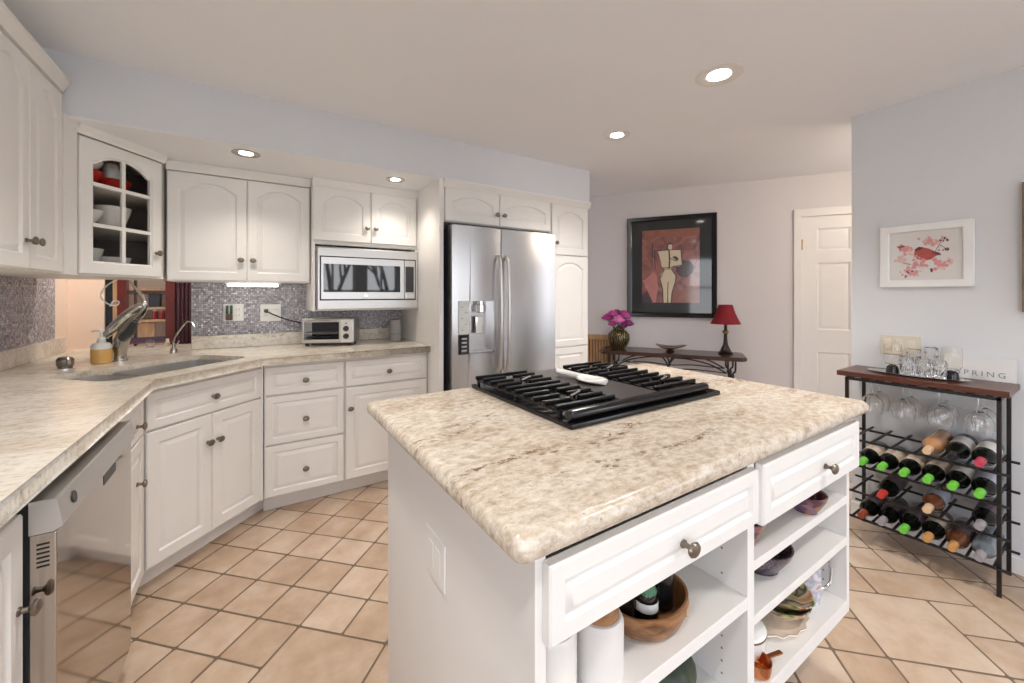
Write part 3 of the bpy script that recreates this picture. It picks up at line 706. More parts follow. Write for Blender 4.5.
# ------------------------------------------------------------------ appliances
# dishwasher
dw = thing('dishwasher', 'stainless steel dishwasher with door slightly ajar under the left counter', 'dishwasher', (-0.378, 1.2, 0), R(90))
b = nb(); box(b, 0.012, 0.600, 0.0, 0.57, 0.10, 0.86); obj('body', b, DGREY, dw)
b = nb(); box(b, 0.012, 0.600, 0.04, 0.5, 0.0, 0.10); obj('toe_kick', b, BLACK, dw)
door_d = None
b = nb(); box(b, 0.0, 0.602, -0.040, -0.001, 0.105, 0.782, 0.003); dd = obj('door', b, DSTEEL, dw)
b = nb()
prof = [(-0.001, 0.783), (-0.036, 0.783), (-0.049, 0.792), (-0.041, 0.846), (-0.037, 0.850), (-0.001, 0.850)]
loops(b, [[(x, y, z) for y, z in prof] for x in (0.0, 0.602)]); hd = obj('door_handle', b, STEELH, dd, angle=20)
b = nb()
for k in range(6): box(b, -0.0008, 0.0002, -0.030, -0.012, 0.715 + k * 0.009, 0.7185 + k * 0.009)
obj('vent', b, BLACK, dd)
b = nb(); M = Matrix.Translation((0.075, -0.0455, 0.82)) @ Matrix.Rotation(R(82), 4, 'X'); lathe(b, [(0.013, 0), (0.013, 0.0015), (0.0115, 0.0018), (0.011, 0.001)], 20, M); obj('emblem', b, DGREY, dd)
b = nb(); box(b, 0.31, 0.42, -0.0412, -0.040, 0.752, 0.776); obj('badge', b, DGREY, dd)

# refrigerator
fr = thing('refrigerator', 'stainless steel french door refrigerator with water and ice dispenser', 'refrigerator', (1.085, 2.40, 0))
b = nb(); box(b, 0.012, 0.858, 0.076, 0.78, 0.02, 1.715, 0.004); obj('body', b, DGREY, fr)
def fdoor(x0, x1, z0, z1, c=0.012):
    b = nb(); n = 14; pts = []
    for i in range(n + 1):
        t = i / n; pts.append((x0 + (x1 - x0) * t, -c * math.sin(math.pi * (0.08 + 0.84 * t)) + c * math.sin(math.pi * .08)))
    pts += [(x1, 0.07), (x0, 0.07)]
    prism(b, pts, z0, z1)
    es = [e for e in b.edges if abs(e.verts[0].co.z - e.verts[1].co.z) < 1e-5 and max(v.co.y for v in e.verts) < 0.02]
    bmesh.ops.bevel(b, geom=es, offset=0.004, segments=2, affect='EDGES'); return b
ld = obj('door', fdoor(0.004, 0.372, 0.62, 1.726), STEEL, fr)
b = nb(); box(b, 0.125, 0.318, -0.05, 0.055, 0.872, 1.225); cut(ld, b)
rd = obj('door', fdoor(0.380, 0.862, 0.62, 1.726), STEEL, fr)
obj('freezer_drawer', fdoor(0.004, 0.862, 0.10, 0.61), STEEL, fr)
for dxx, par in ((0.345, ld), (0.408, rd)):
    b = nb(); tube(b, smooth_path([(dxx, -0.01, 0.735), (dxx, -0.04, 0.78), (dxx, -0.056, 0.95), (dxx, -0.060, 1.13), (dxx, -0.056, 1.32), (dxx, -0.04, 1.49), (dxx, -0.01, 1.535)], 6), 0.0125, 12); obj('door_handle', b, STEELH, par)
b = nb(); box(b, 0.047, 0.122, -0.0125, -0.004, 1.01, 1.226, 0.002); obj('control_panel', b, mat('silver_grey_plastic', (0.52, 0.54, 0.53), 0.3, var=0.15, scale=30), ld)
b = nb(); box(b, 0.047, 0.122, -0.0125, -0.004, 0.872, 1.004, 0.002); obj('display', b, BLKGLASS, ld)
b = nb()
for k in range(4): box(b, 0.066, 0.104, -0.0129, -0.0126, 0.892 + k * 0.026, 0.904 + k * 0.026)
for k in range(5): box(b, 0.062 + (k % 2) * .03, 0.078 + (k % 2) * .03, -0.0129, -0.0126, 1.03 + k * 0.038, 1.036 + k * 0.038)
obj('button_print', b, mat('print_grey', (0.3, 0.31, 0.31), 0.5), ld)
b = nb(); lathe(b, [(0.026, 1.145), (0.034, 1.15), (0.034, 1.195), (0.022, 1.2), (0.022, 1.222)], 24, Matrix.Translation((0.222, 0.012, 0))); obj('spout', b, CHROME, ld)
b = nb(); box(b, 0.185, 0.25, 0.018, 0.03, 1.0, 1.12, 0.006); obj('paddle', b, CHROME, ld)
b = nb(); box(b, 0.128, 0.315, 0.0, 0.052, 0.874, 0.886, 0.003); obj('drip_tray', b, STEELH, ld)

# microwave
mw = thing('microwave', 'built-in stainless steel microwave with wide trim frame above toaster oven', 'microwave', (0.345, 2.889, -0.012))
b = nb(); box(b, 0.01, 0.66, 0.031, 0.28, 1.20, 1.575); obj('body', b, DGREY, mw)
b = nb()
q = lambda k, y, kz=None: [(k, y, 1.196 + k), (0.684 - k, y, 1.196 + k), (0.684 - k, y, 1.592 - k), (k, y, 1.592 - k)]
def qq(l, r, bt, tp, y): return [(l, y, bt), (r, y, bt), (r, y, tp), (l, y, tp)]
loops(b, [qq(0.020, 0.664, 1.242, 1.532, 0.03), qq(0, 0.684, 1.176, 1.594, 0.0), qq(0.0, 0.684, 1.176, 1.594, -0.016), qq(0.010, 0.674, 1.186, 1.584, -0.026), qq(0.020, 0.664, 1.240, 1.534, -0.027), qq(0.020, 0.664, 1.240, 1.534, 0.0)], False, False)
obj('trim_frame', b, STEELH, mw, angle=15)
b = nb(); box(b, 0.0205, 0.6635, -0.024, 0.025, 1.2405, 1.5335); obj('door_seal', b, BLACK, mw)
b = nb(); box(b, 0.028, 0.575, -0.034, -0.0245, 1.249, 1.526, 0.002); md_ = obj('door', b, STEELH, mw)
b = nb(); box(b, 0.042, 0.545, -0.0352, -0.034, 1.296, 1.482, 0.0005); obj('window', b, BLKGLASS, md_)
b = nb(); lathe(b, [(0.011, 0), (0.011, 0.0012), (0.008, 0.0014), (0.0075, 0.0009)], 20, Matrix.Translation((0.31, -0.034, 1.271)) @ Matrix.Rotation(R(90), 4, 'X')); obj('emblem', b, CHROME, md_)
b = nb(); box(b, 0.579, 0.656, -0.034, -0.0245, 1.249, 1.526, 0.002); pn = obj('control_panel', b, STEELH, mw)
b = nb(); box(b, 0.583, 0.645, -0.0352, -0.034, 1.296, 1.482, 0.0005); obj('keypad', b, BLKGLASS, pn)
b = nb(); box(b, 0.588, 0.646, -0.0365, -0.034, 1.255, 1.285, 0.002); obj('open_button', b, CHROME, pn)

# toaster oven, turned a little on the counter
to = thing('toaster_oven', 'silver toaster oven with glass door standing under the microwave', 'toaster oven', (0.275, 3.070, 0.9145), R(-24))
TW, TDp, TH = 0.345, 0.18, 0.190
b = nb(); box(b, 0, TW, 0.006, TDp, 0.018, TH, 0.012, 3)
body = obj('body', b, STEELH, to); c = nb(); box(c, 0.018, 0.245, -0.01, 0.17, 0.035, 0.165); cut(body, c)
b = nb(); box(b, 0.019, 0.244, 0.165, 0.1695, 0.036, 0.164); box(b, 0.0185, 0.244, 0.02, 0.165, 0.0355, 0.038); obj('cavity', b, DGREY, to)
b = nb()
for k in range(12): tube(b, [(0.02 + k * .02, 0.015, .088), (0.02 + k * .02, 0.16, .088)], 0.0013, 6)
tube(b, [(0.02, 0.015, .088), (0.243, 0.015, .088)], 0.002, 6); tube(b, [(0.02, 0.16, .088), (0.243, 0.16, .088)], 0.002, 6); obj('rack', b, CHROME, to)
b = nb(); box(b, 0.03, 0.235, 0.02, 0.155, 0.055, 0.062, 0.002); obj('tray', b, DGREY, to)
b = nb(); box(b, 0.012, 0.250, -0.002, 0.004, 0.03, 0.172, 0.001); dg = obj('door', b, THINGLASS, to)
b = nb(); box(b, 0.012, 0.250, -0.006, 0.003, 0.022, 0.046, 0.002); box(b, 0.012, 0.250, -0.006, 0.003, 0.163, 0.176, 0.002); obj('door_frame', b, STEELH, dg)
b = nb(); tube(b, [(0.035, -0.004, .168), (0.035, -0.024, .168), (0.23, -0.024, .168), (0.23, -0.004, .168)], 0.005, 10); obj('door_handle', b, CHROME, dg)
b = nb(); box(b, 0.256, 0.331, 0.0, 0.0075, 0.022, 0.18, 0.003); cpn = obj('control_panel', b, WHITEP, to)
for z in (0.118, 0.066):
    b = nb(); lathe(b, [(0.019, 0), (0.018, 0.012), (0.013, 0.018), (0.002, 0.019)], 20, Matrix.Translation((0.293, 0.0, z)) @ Matrix.Rotation(R(90), 4, 'X')); obj('knob', b, DGREY, cpn)
b = nb(); box(b, 0.287, 0.299, -0.0008, 0.0, 0.152, 0.158); obj('indicator', b, DGREY, cpn)
for x in (0.03, TW - .03):
    for y in (0.03, TDp - .03):
        b = nb(); lathe(b, [(0.012, 0), (0.014, 0.019)], 14, Matrix.Translation((x, y, 0))); obj('foot', b, DGREY, to)
# things on top of the toaster oven
b = nb(); box(b, 0.03, 0.24, 0.03, 0.17, TH + 0.0003, TH + 0.007, 0.003)
o = tag(obj('baking_tray', b, CHROME, loc=to.location, rot=(0, 0, R(-24))), 'small shiny baking tray lying on top of toaster oven', 'tray')

# speaker by the refrigerator panel
sp = thing('speaker', 'grey cylindrical speaker standing by the refrigerator side panel', 'speaker', (0.925, 3.085, 0.9145))
b = nb(); lathe(b, [(0.043, 0), (0.046, 0.004), (0.046, 0.05), (0.0445, 0.145), (0.041, 0.158), (0.036, 0.162), (0.001, 0.162)], 32); obj('body', b, mat('speaker_fabric', (0.33, 0.32, 0.31), 0.8, scale=200, var=0.2), sp)
b = nb(); lathe(b, [(0.0468, 0.052), (0.0468, 0.054)], 32); obj('seam_ring', b, DGREY, sp)
b = nb(); lathe(b, [(0.030, 0.1622), (0.030, 0.164), (0.001, 0.164)], 24); obj('top_disc', b, DGREY, sp)

# outlets on the back wall, a plug-in night light, a plug and cord
def plate(name, label, x0, x1, z0, z1, sockets):
    t = thing(name, label, 'outlet', (0, 3.2715, 0))
    b = nb(); box(b, x0, x1, -0.006, 0, z0, z1, 0.002); obj('wall_plate', b, WHITEP, t)
    for cx_ in sockets:
        for cz_ in ((z0 + z1) / 2 - .02, (z0 + z1) / 2 + .02):
            b = nb(); box(b, cx_ - .016, cx_ + .016, -0.0075, -0.006, cz_ - .014, cz_ + .014, 0.0025); s = obj('socket', b, WHITEP, t)
            b = nb(); box(b, cx_ - .008, cx_ - .006, -0.0078, -0.0074, cz_ - .004, cz_ + .006); box(b, cx_ + .006, cx_ + .008, -0.0078, -0.0074, cz_ - .004, cz_ + .006); obj('slot', b, BLACK, s)
    return t
plate('wall_outlet', 'white double wall outlet on mosaic, left one holding a night light', -0.163, -0.050, 1.09, 1.205, (-0.082,))
plate('wall_outlet', 'white double wall outlet on mosaic, right one with black plug', 0.045, 0.168, 1.082, 1.2, (0.075, 0.138))
nl = thing('night_light', 'green and brown plug-in night light in the left outlet', 'night light', (-0.130, 3.2635, 1.098))
b = nb(); box(b, -0.019, 0.019, -0.03, 0, 0.0, 0.04, 0.005); obj('base', b, mat('brown_plastic', (0.10, 0.05, 0.025), 0.4), nl)
for s in (-1, 1):
    b = nb(); box(b, s * 0.0115 - .0075, s * .0115 + .0075, -0.028, -0.004, 0.042, 0.098, 0.004); obj('shade', b, mat('dark_green_glass', (0.012, 0.05, 0.025), 0.15), nl)
b = nb(); box(b, -0.003, 0.003, -0.026, -.006, 0.005, 0.098, 0.002); obj('strip', b, mat('pale_green', (0.6, 0.72, 0.6), 0.3), nl)
pc = thing('power_cord', 'black plug and cord running from outlet to the toaster oven', 'cord', (0.078, 3.263, 1.155))
b = nb(); box(b, -0.012, 0.012, -0.025, 0, -0.012, 0.012, 0.004); obj('plug', b, BLACK, pc)
b = nb(); tube(b, smooth_path([(0.0, -0.02, 0), (0.05, -0.03, -0.03), (0.13, -0.035, -0.065), (0.21, -0.04, -0.09), (0.295, -0.045, -0.13), (0.32, -0.035, -0.16)]), 0.0042, 8); obj('cord', b, BLACK, pc)
# light under the wall cabinet
ul = thing('under_cabinet_light', 'lit white strip light under the double door wall cabinet', 'light', (0.0, 3.02, 1.3445))
b = nb(); box(b, -0.145, 0.155, 0.0, 0.05, -0.012, -0.0005, 0.003); obj('housing', b, WHITEP, ul)
b = nb(); box(b, -0.13, 0.14, -0.003, 0.042, -0.026, -0.0125, 0.004); obj('diffuser', b, mat('strip_light', (1, 1, 1), 0.5, emit=(1.0, 0.97, 0.92, 5.0)), ul)

ul = thing('under_cabinet_light', 'added fill strip light under the tall upper left wall cabinet', 'light', (-0.93, 2.15, 1.3545))  # added lamp, brightens the left mosaic and counter corner
b = nb(); box(b, -0.025, 0.025, -0.22, 0.22, -0.012, -0.0005, 0.003); obj('housing', b, WHITEP, ul)
b = nb(); box(b, -0.02, 0.02, -0.2, 0.2, -0.022, -0.0125, 0.004); obj('diffuser', b, MATS['strip_light'], ul)

# ------------------------------------------------------------------ things round the sink
fa = thing('faucet', 'brushed nickel pull-out kitchen faucet leaning over the corner sink', 'faucet', (-0.592, 2.925, 0.9145), R(-34))
b = nb(); lathe(b, [(0.032, 0), (0.032, 0.006), (0.026, 0.01), (0.025, 0.03), (0.027, 0.034)], 28); obj('base', b, NICKEL, fa)
b = nb()
def osec(x, y, z, rx, ry, n=16): return [(x + rx * math.cos(2 * math.pi * i / n), y + ry * math.sin(2 * math.pi * i / n), z) for i in range(n)]
loops(b, [osec(0, 0, .034, .025, .024), osec(0.0, 0, .07, .036, .027), osec(.012, 0, .12, .042, .028), osec(.045, 0, .18, .036, .027), osec(.085, 0, .225, .03, .024), osec(.118, 0, .26, .024, .02), osec(.13, 0, .283, .022, .017)])
obj('body', b, NICKEL, fa)
b = nb(); P_ = smooth_path([(.137, -.004, .292), (.115, -.010, .285), (.075, -.018, .256), (.02, -.022, .208), (-.03, -.022, .164), (-.062, -.022, .134)], 5)
n_ = len(P_); tube(b, P_, [0.02 + 0.006 * math.sin(math.pi * min(1, i / n_ * 1.1)) for i in range(n_)], 14); obj('spray_head', b, CHROME, fa)
b = nb(); tube(b, smooth_path([(.128, 0, .275), (.13, 0, .315), (.11, 0.005, .35), (.07, .01, .39), (.04, .012, .43)]), [0.014] * 6 + [0.009] * 10 + [0.006] * 9, 10); obj('lever', b, CHROME, fa)
b = nb(); tube(b, [(.03, -.018, .12), (.075, -.02, .16), (.1, -.02, .21)], [.02, .024, .014], 10); obj('button', b, DGREY, fa)

so = thing('soap_dispenser', 'clear pump bottle of amber soap beside the faucet', 'soap', (-0.655, 2.89, 0.9145))
b = nb(); lathe(b, [(0.037, 0), (0.041, 0.004), (0.0415, 0.07), (0.040, 0.073)], 28); obj('soap', b, mat('amber_soap', (0.62, 0.36, 0.10), 0.15, var=0.1, coat=0.6), so)
b = nb(); lathe(b, [(0.0405, 0.0735), (0.0405, 0.088), (0.032, 0.102), (0.018, 0.106), (0.0175, 0.118)], 28); obj('bottle_shoulder', b, mat('frosted_plastic', (0.68, 0.68, 0.66), 0.25), so)
b = nb(); lathe(b, [(0.015, 0.1185), (0.015, 0.132), (0.006, 0.135), (0.006, 0.158), (0.013, 0.160), (0.013, 0.172), (0.002, 0.174)], 20); tube(b, [(0, 0, .166), (-0.025, .016, .168), (-0.042, 0.027, .162)], [.007, .006, .0045], 10); obj('pump', b, WHITEP, so)

ag = thing('air_gap', 'small round dark chrome fitting on counter left of the soap', 'fitting', (-0.748, 2.755, 0.9145))
b = nb(); lathe(b, [(0.036, 0), (0.036, 0.004), (0.026, 0.007)], 24); obj('flange', b, CHROME, ag)
b = nb(); lathe(b, [(0.024, 0.007), (0.03, 0.02), (0.030, 0.045), (0.022, 0.056), (0.008, 0.06)], 24); obj('cap', b, mat('dark_bronze', (0.22, 0.20, 0.185), 0.2, 1.0), ag)
b = nb(); lathe(b, [(0.013, 0), (0.013, 0.003), (0.002, 0.004)], 16, Matrix.Translation((0.0163, -0.0247, 0.034)) @ Matrix.Rotation(R(-33), 4, 'Z') @ Matrix.Rotation(R(90), 4, 'X')); obj('button', b, CHROME, ag)

wt = thing('water_tap', 'slim brushed filtered water tap with bent spout behind the sink', 'tap', (-0.401, 3.15, 0.9145), R(-33))
b = nb(); lathe(b, [(0.019, 0), (0.019, 0.02), (0.012, 0.03), (0.009, 0.05)], 20); obj('base', b, NICKEL, wt)
b = nb(); tube(b, smooth_path([(0, 0, .045), (0, 0, .075), (0.02, 0, .115), (.06, 0, .168), (.082, 0, .188), (.105, 0, .185), (.128, 0, .160)]), 0.0055, 10); obj('spout', b, NICKEL, wt)
b = nb(); tube(b, [(0, 0, .035), (0.03, -.01, .055), (.045, -.012, .075)], [.005, .004, .004], 8); obj('lever', b, NICKEL, wt)

# low glass ledge behind the sink with a cup and a little bottle
b = nb(); box(b, -0.72, -0.335, 3.50, 3.506, 0.9145, 0.955, 0.001); tag(obj('glass_ledge', b, THINGLASS), 'low clear glass strip standing on the counter behind the sink', 'glass panel')
b = nb(); lathe(b, [(0.02, 0), (0.028, 0.05), (0.026, 0.05), (0.018, 0.003)], 24, cap1=True); tag(obj('drinking_glass', b, GLASS, loc=(-0.575, 3.58, 0.9145)), 'small clear glass on counter at foot of the pass-through window', 'glass')
lb = thing('small_bottle', 'tiny cream bottle at right of the pass-through ledge', 'bottle', (-0.488, 3.58, 0.9145))
b = nb(); lathe(b, [(0.013, 0), (0.014, 0.003), (0.014, 0.028), (0.007, 0.036)], 16); obj('body', b, mat('cream_lotion', (0.65, 0.52, 0.35), 0.3), lb)
b = nb(); lathe(b, [(0.009, 0.036), (0.009, 0.052)], 14); obj('cap', b, WHITEP, lb)
# maroon curtain by the pass-through window
b = nb(); n = 90; a = []; a2 = []
for i in range(n + 1):
    t_ = i / n; x = -0.455 + t_ * 0.125; y = 3.665 + 0.016 * math.sin(t_ * 2 * math.pi * 5.5)
    a.append((x, y)); a2.append((x, y + 0.003))
poly = a + a2[::-1]
prism(b, poly, 0.918, 1.5)
tag(obj('curtain', b, mat('maroon_satin', (0.14, 0.055, 0.07), 0.16, var=0.35, scale=12, stretch=(30, 1, 0.5), coat=0.4), angle=80), 'shiny maroon pleated curtain hanging beside the mosaic wall', 'curtain')
# white cord under the corner cabinet
b = nb(); tube(b, smooth_path([(-0.66, 3.2, 1.3545), (-0.70, 3.19, 1.32), (-0.725, 3.18, 1.26), (-0.70, 3.2, 1.215), (-0.665, 3.21, 1.205), (-0.655, 3.21, 1.225), (-0.675, 3.2, 1.23), (-0.69, 3.2, 1.20)]), 0.004, 6)
tag(obj('white_cord', b, WHITEP), 'thin white curly cord hanging under the corner cabinet', 'cord')

# sunroom seen through the pass-through
sh = thing('hutch', 'pale shelf unit standing in the room beyond the pass-through window', 'shelf', (-1.02, 4.55, 0))
b = nb(); box(b, -0.32, 0.62, 0.25, 0.28, 0, 1.9); obj('back_panel', b, mat('pale_beige_panel', (0.62, 0.55, 0.48), 0.6), sh)
for x in (-0.32, 0.6):
    b = nb(); box(b, x, x + .02, 0, .25, 0, 1.9); obj('side_panel', b, LIGHTWOOD, sh)
for z in (0.45, 0.86, 1.055, 1.16, 1.32, 1.62):
    b = nb(); box(b, -0.30, 0.6, 0, .25, z - .02, z); obj('shelf', b, LIGHTWOOD, sh)
def jar(name, label, x, z, r, h, m, lidm, y=0.1):
    t = thing(name, label, 'jar', (-1.02 + x, 4.55 + y, z))
    b = nb(); lathe(b, [(r * .9, 0), (r, .006), (r, h * .8), (r * .7, h * .87)], 20); obj('body', b, m, t)
    b = nb(); lathe(b, [(r * .75, h * .87), (r * .75, h), (0.001, h)], 20); obj('lid', b, lidm, t)
REDL = mat('red_label', (0.42, 0.03, 0.03), 0.4)
jar('storage_jar', 'red and white jar on the hutch beyond the window, left of two', 0.305, 1.0555, .018, .075, REDL, WHITEP)
jar('storage_jar', 'red and white jar on the hutch beyond the window, right of two', 0.35, 1.0555, .018, .075, REDL, WHITEP)
b = nb(); box(b, 0, .075, 0, .1, 0, .125, .004); tag(obj('dark_box', b, mat('slate_box', (0.05, 0.055, 0.07), 0.5), loc=(-0.755, 4.6, 1.1605)), 'dark slate box on the hutch shelf above the red jars', 'box')
b = nb(); box(b, 0, .11, 0, .03, 0, .165, .01); tag(obj('wooden_board', b, LIGHTWOOD, loc=(-0.82, 4.6, 0.8605)), 'tan wooden board on the hutch shelf below the red jars', 'board')
b = nb(); lathe(b, [(.028, 0), (.032, .008), (.032, .06), (.02, .08), (.02, .095), (.001, .095)], 20); tag(obj('pitcher', b, WHITEC, loc=(-1.00, 4.66, 1.0555)), 'pale rounded pitcher on the hutch seen behind the faucet', 'pitcher')

# ------------------------------------------------------------------ island contents
def mix_ceramic(name, cols, scale, kind='voronoi', rough=0.25): return ramp_mat(name, [(i / len(cols), c) for i, c in enumerate(cols)], scale, rough, kind=kind, coat=0.4)
PURP = ramp_mat('purple_patchwork', [(0.0, (0.06, 0.02, 0.05)), (0.3, (0.16, 0.04, 0.09)), (0.5, (0.25, 0.12, 0.16)), (0.7, (0.08, 0.05, 0.12)), (0.85, (0.28, 0.14, 0.06))], 62, 0.3, kind='voronoi', coat=0.3)
STRIPE = ramp_mat('dark_striped_glaze', [(0.25, (0.03, 0.022, 0.03)), (0.45, (0.12, 0.06, 0.075)), (0.6, (0.22, 0.15, 0.15)), (0.8, (0.05, 0.05, 0.09))], 14, 0.3, kind='wave', distort=6, detail=3, stretch=(1, 1, 6), coat=0.3)
PAINT = ramp_mat('painted_pottery', [(0.0, (0.62, 0.50, 0.36)), (0.34, (0.66, 0.57, 0.44)), (0.42, (0.08, 0.07, 0.07)), (0.45, (0.38, 0.40, 0.12)), (0.50, (0.64, 0.54, 0.41)), (0.60, (0.48, 0.16, 0.05)), (0.66, (0.08, 0.07, 0.07)), (0.70, (0.66, 0.57, 0.44))], 9, 0.2, detail=1, distort=1.2, coat=0.5)
bowl('bowl', 'small purple patterned bowl at right on upper island shelf', PURP, (1.418, 0.542, 0.6105), 0.056, 0.055, 0.55)
bowl('bowl', 'small purple patterned bowl at left on upper island shelf', PURP, (1.098, 0.565, 0.6105), 0.055, 0.068, 0.55)
bowl('bowl', 'dark striped bowl on the middle island shelf', STRIPE, (1.245, 0.592, 0.4755), 0.084, 0.07, 0.55)
# lowest right shelf: teapot, dish, painted bowls, jug, copper mould
LZ = 0.2685
tp = thing('casserole', 'white lidded pot at left on the lowest right island shelf', 'pot', (1.165, 0.610, LZ))
b = nb(); lathe(b, [(0.05, 0), (0.060, 0.005), (0.068, 0.03), (0.068, 0.059), (0.064, 0.062)], 32); obj('body', b, WHITEC, tp)
b = nb(); lathe(b, [(0.069, 0.0625), (0.064, 0.072), (0.042, 0.086), (0.012, 0.093)], 32); lid = obj('lid', b, WHITEC, tp)
b = nb(); lathe(b, [(0.008, 0.093), (0.014, 0.101), (0.012, 0.111), (0.001, 0.114)], 16); obj('knob', b, BLACK, lid)
b = nb(); lathe(b, [(0.0692, 0.056), (0.0696, 0.0595)], 32); obj('rim_line', b, mat('brown_line', (0.2, 0.12, 0.08), 0.4), tp)
b = nb(); pts = []
for i in range(64):
    a = 2 * math.pi * i / 64; r = 0.126 + 0.005 * math.cos(a * 16); pts.append((r * math.cos(a), r * 0.72 * math.sin(a)))
loops(b, [[(x * .75, y * .75, 0) for x, y in pts], [(x * .78, y * .78, .003) for x, y in pts], [(x, y, .016) for x, y in pts], [(x * .99, y * .99, .0185) for x, y in pts], [(x * .78, y * .78, .007) for x, y in pts]])
tag(obj('platter', b, ramp_mat('cream_scalloped', [(0.35, (0.80, 0.70, 0.59)), (0.62, (0.84, 0.76, 0.66)), (0.70, (0.26, 0.19, 0.14))], 26, 0.25), loc=(1.36, 0.612, LZ), rot=(0, 0, R(4))), 'cream scalloped platter under the painted bowls on the lowest shelf', 'platter')
bowl('bowl', 'lower of two painted pottery bowls on the scalloped platter', PAINT, (1.385, 0.605, LZ + 0.0075), 0.088, 0.05, 0.5)
ub = bowl('bowl', 'upper of two painted pottery bowls, on the scalloped platter', PAINT, (1.395, 0.612, LZ + 0.043), 0.088, 0.05, 0.5); ub.rotation_euler = (R(14), R(6), 0)
jg = thing('jug', 'blue and white jug with curved metal handle on the lowest island shelf', 'jug', (1.525, 0.585, LZ))
b = nb(); lathe(b, [(0.036, 0), (0.040, 0.005), (0.046, 0.05), (0.043, 0.10), (0.042, 0.145), (0.046, 0.15), (0.043, 0.148), (0.038, 0.10), (0.032, 0.02)], 28); obj('body', b, ramp_mat('blue_white_glaze', [(0.4, (0.66, 0.65, 0.67)), (0.52, (0.36, 0.38, 0.50)), (0.6, (0.62, 0.60, 0.62)), (0.68, (0.45, 0.26, 0.27))], 30, 0.2), jg)
b = nb(); tube(b, smooth_path([(0.036, -.018, .125), (0.06, -.028, .135), (0.088, -.042, .10), (0.08, -.04, .04), (0.038, -.018, .022)]), 0.0042, 10); obj('handle', b, CHROME, jg)
COPPER = mat('copper', (0.62, 0.26, 0.12), 0.25, 1.0, var=0.1)
cm = thing('copper_cup', 'copper measuring cup in front of the white pot on lowest shelf', 'cup', (1.125, 0.54, LZ), R(-15))
b = nb(); lathe(b, [(0.026, 0), (0.030, 0.003), (0.034, 0.034), (0.032, 0.034), (0.027, 0.005)], 24); obj('cup', b, COPPER, cm)
b = nb(); box(b, 0.031, 0.085, -0.006, 0.006, 0.026, 0.030, 0.0015); obj('handle', b, COPPER, cm)

# left bay: wooden bowl with drinks, canisters, green squash below
wb = thing('wooden_bowl', 'oval acacia wood bowl full of drinks on the left island shelf', 'bowl', (0.752, 0.598, 0.5335), R(0))
b = nb(); ls = []
for k, z in ((0.72, 0), (0.86, 0.010), (0.97, 0.032), (1.0, 0.054), (0.99, 0.061), (0.93, 0.061), (0.91, 0.050), (0.86, 0.032), (0.72, 0.018)):
    ls.append([(0.104 * k * math.cos(2 * math.pi * i / 48), 0.078 * k * math.sin(2 * math.pi * i / 48), z) for i in range(48)])
loops(b, ls); obj('body', b, ACACIA, wb)
b = nb(); ls = []
for z in (0.031, 0.048):
    arc = [R(-66 + 4 * q_) for q_ in range(8)]
    ls.append([(0.104 * .955 * math.cos(a), 0.078 * .955 * math.sin(a), z) for a in arc] + [(0.104 * 1.008 * math.cos(a), 0.078 * 1.008 * math.sin(a), z) for a in arc[::-1]])
loops(b, ls); obj('handle_inset', b, LIGHTWOOD, wb)
def drink(name, label, x, y, kind, z=0.5525):
    t = thing(name, label, 'can' if kind == 'can' else 'bottle', (x, y, z))
    if kind == 'can':
        b = nb(); lathe(b, [(0.022, 0), (0.0285, 0.006), (0.0285, 0.094), (0.024, 0.102)], 24); obj('body', b, mat('black_can', (0.008, 0.008, 0.009), 0.2), t)
        b = nb(); lathe(b, [(0.0245, 0.102), (0.0245, 0.1045), (0.022, 0.1045), (0.0215, 0.1025)], 24); ld_ = obj('lid', b, CHROME, t)
        b = nb(); box(b, -.006, .006, -.002, .014, .1028, .1042, .001); obj('tab', b, DGREY, ld_)
    else:
        dk = mat('dark_bottle_glass', (0.012, 0.008, 0.006), 0.08, coat=0.5)
        b = nb(); lathe(b, [(0.022, 0), (0.026, 0.004), (0.026, 0.05), (0.022, 0.066), (0.0125, 0.085), (0.0115, 0.102)], 24); obj('body', b, dk, t)
        b = nb(); lathe(b, [(0.0138, 0.1022), (0.0135, 0.108), (0.011, 0.111), (0.001, 0.1115)], 16); obj('cap', b, CHROME if kind == 'green' else mat('pink_foil', (0.5, 0.25, 0.28), 0.3), t)
        if kind == 'green':
            b = nb(); lathe(b, [(0.0236, 0.0665), (0.0205, 0.0735), (0.014, 0.0855)], 24, cap0=False, cap1=False); obj('neck_label', b, mat('green_label', (0.03, 0.16, 0.07), 0.35), t)
            b = nb(); lathe(b, [(0.0263, 0.030), (0.0263, 0.050)], 24, cap0=False, cap1=False); obj('front_label', b, mat('white_label', (0.75, 0.75, 0.72), 0.4), t)
drink('beer_bottle', 'dark bottle with green and white label in the wooden bowl', 0.728, 0.582, 'green')
drink('soda_can', 'black can in the wooden bowl, behind the green-labelled bottle', 0.790, 0.592, 'can')
drink('wine_cooler_bottle', 'dark bottle with pink foil top at back of wooden bowl', 0.770, 0.632, 'pink')
drink('soda_bottle', 'dark bottle at left in the wooden bowl', 0.692, 0.61, 'pink')
cn = thing('canister', 'white ribbed canister with wooden lid at front of left island shelf', 'canister', (0.572, 0.570, 0.5335))
b = nb(); lathe(b, [(0.046, 0), (0.048, 0.003), (0.048, 0.101), (0.043, 0.111), (0.036, 0.113)], 36); obj('body', b, mat('white_matte_stoneware', (0.74, 0.72, 0.70), 0.4), cn)
b = nb(); lathe(b, [(0.039, 0.1133), (0.039, 0.128), (0.034, 0.134), (0.001, 0.136)], 32); obj('lid', b, ACACIA, cn)
cn = thing('canister', 'glossy white canister at far left of left island shelf', 'canister', (0.455, 0.572, 0.5335))
b = nb(); lathe(b, [(0.044, 0), (0.046, 0.003), (0.046, 0.128), (0.042, 0.136), (0.03, 0.138)], 36); obj('body', b, WHITEC, cn)
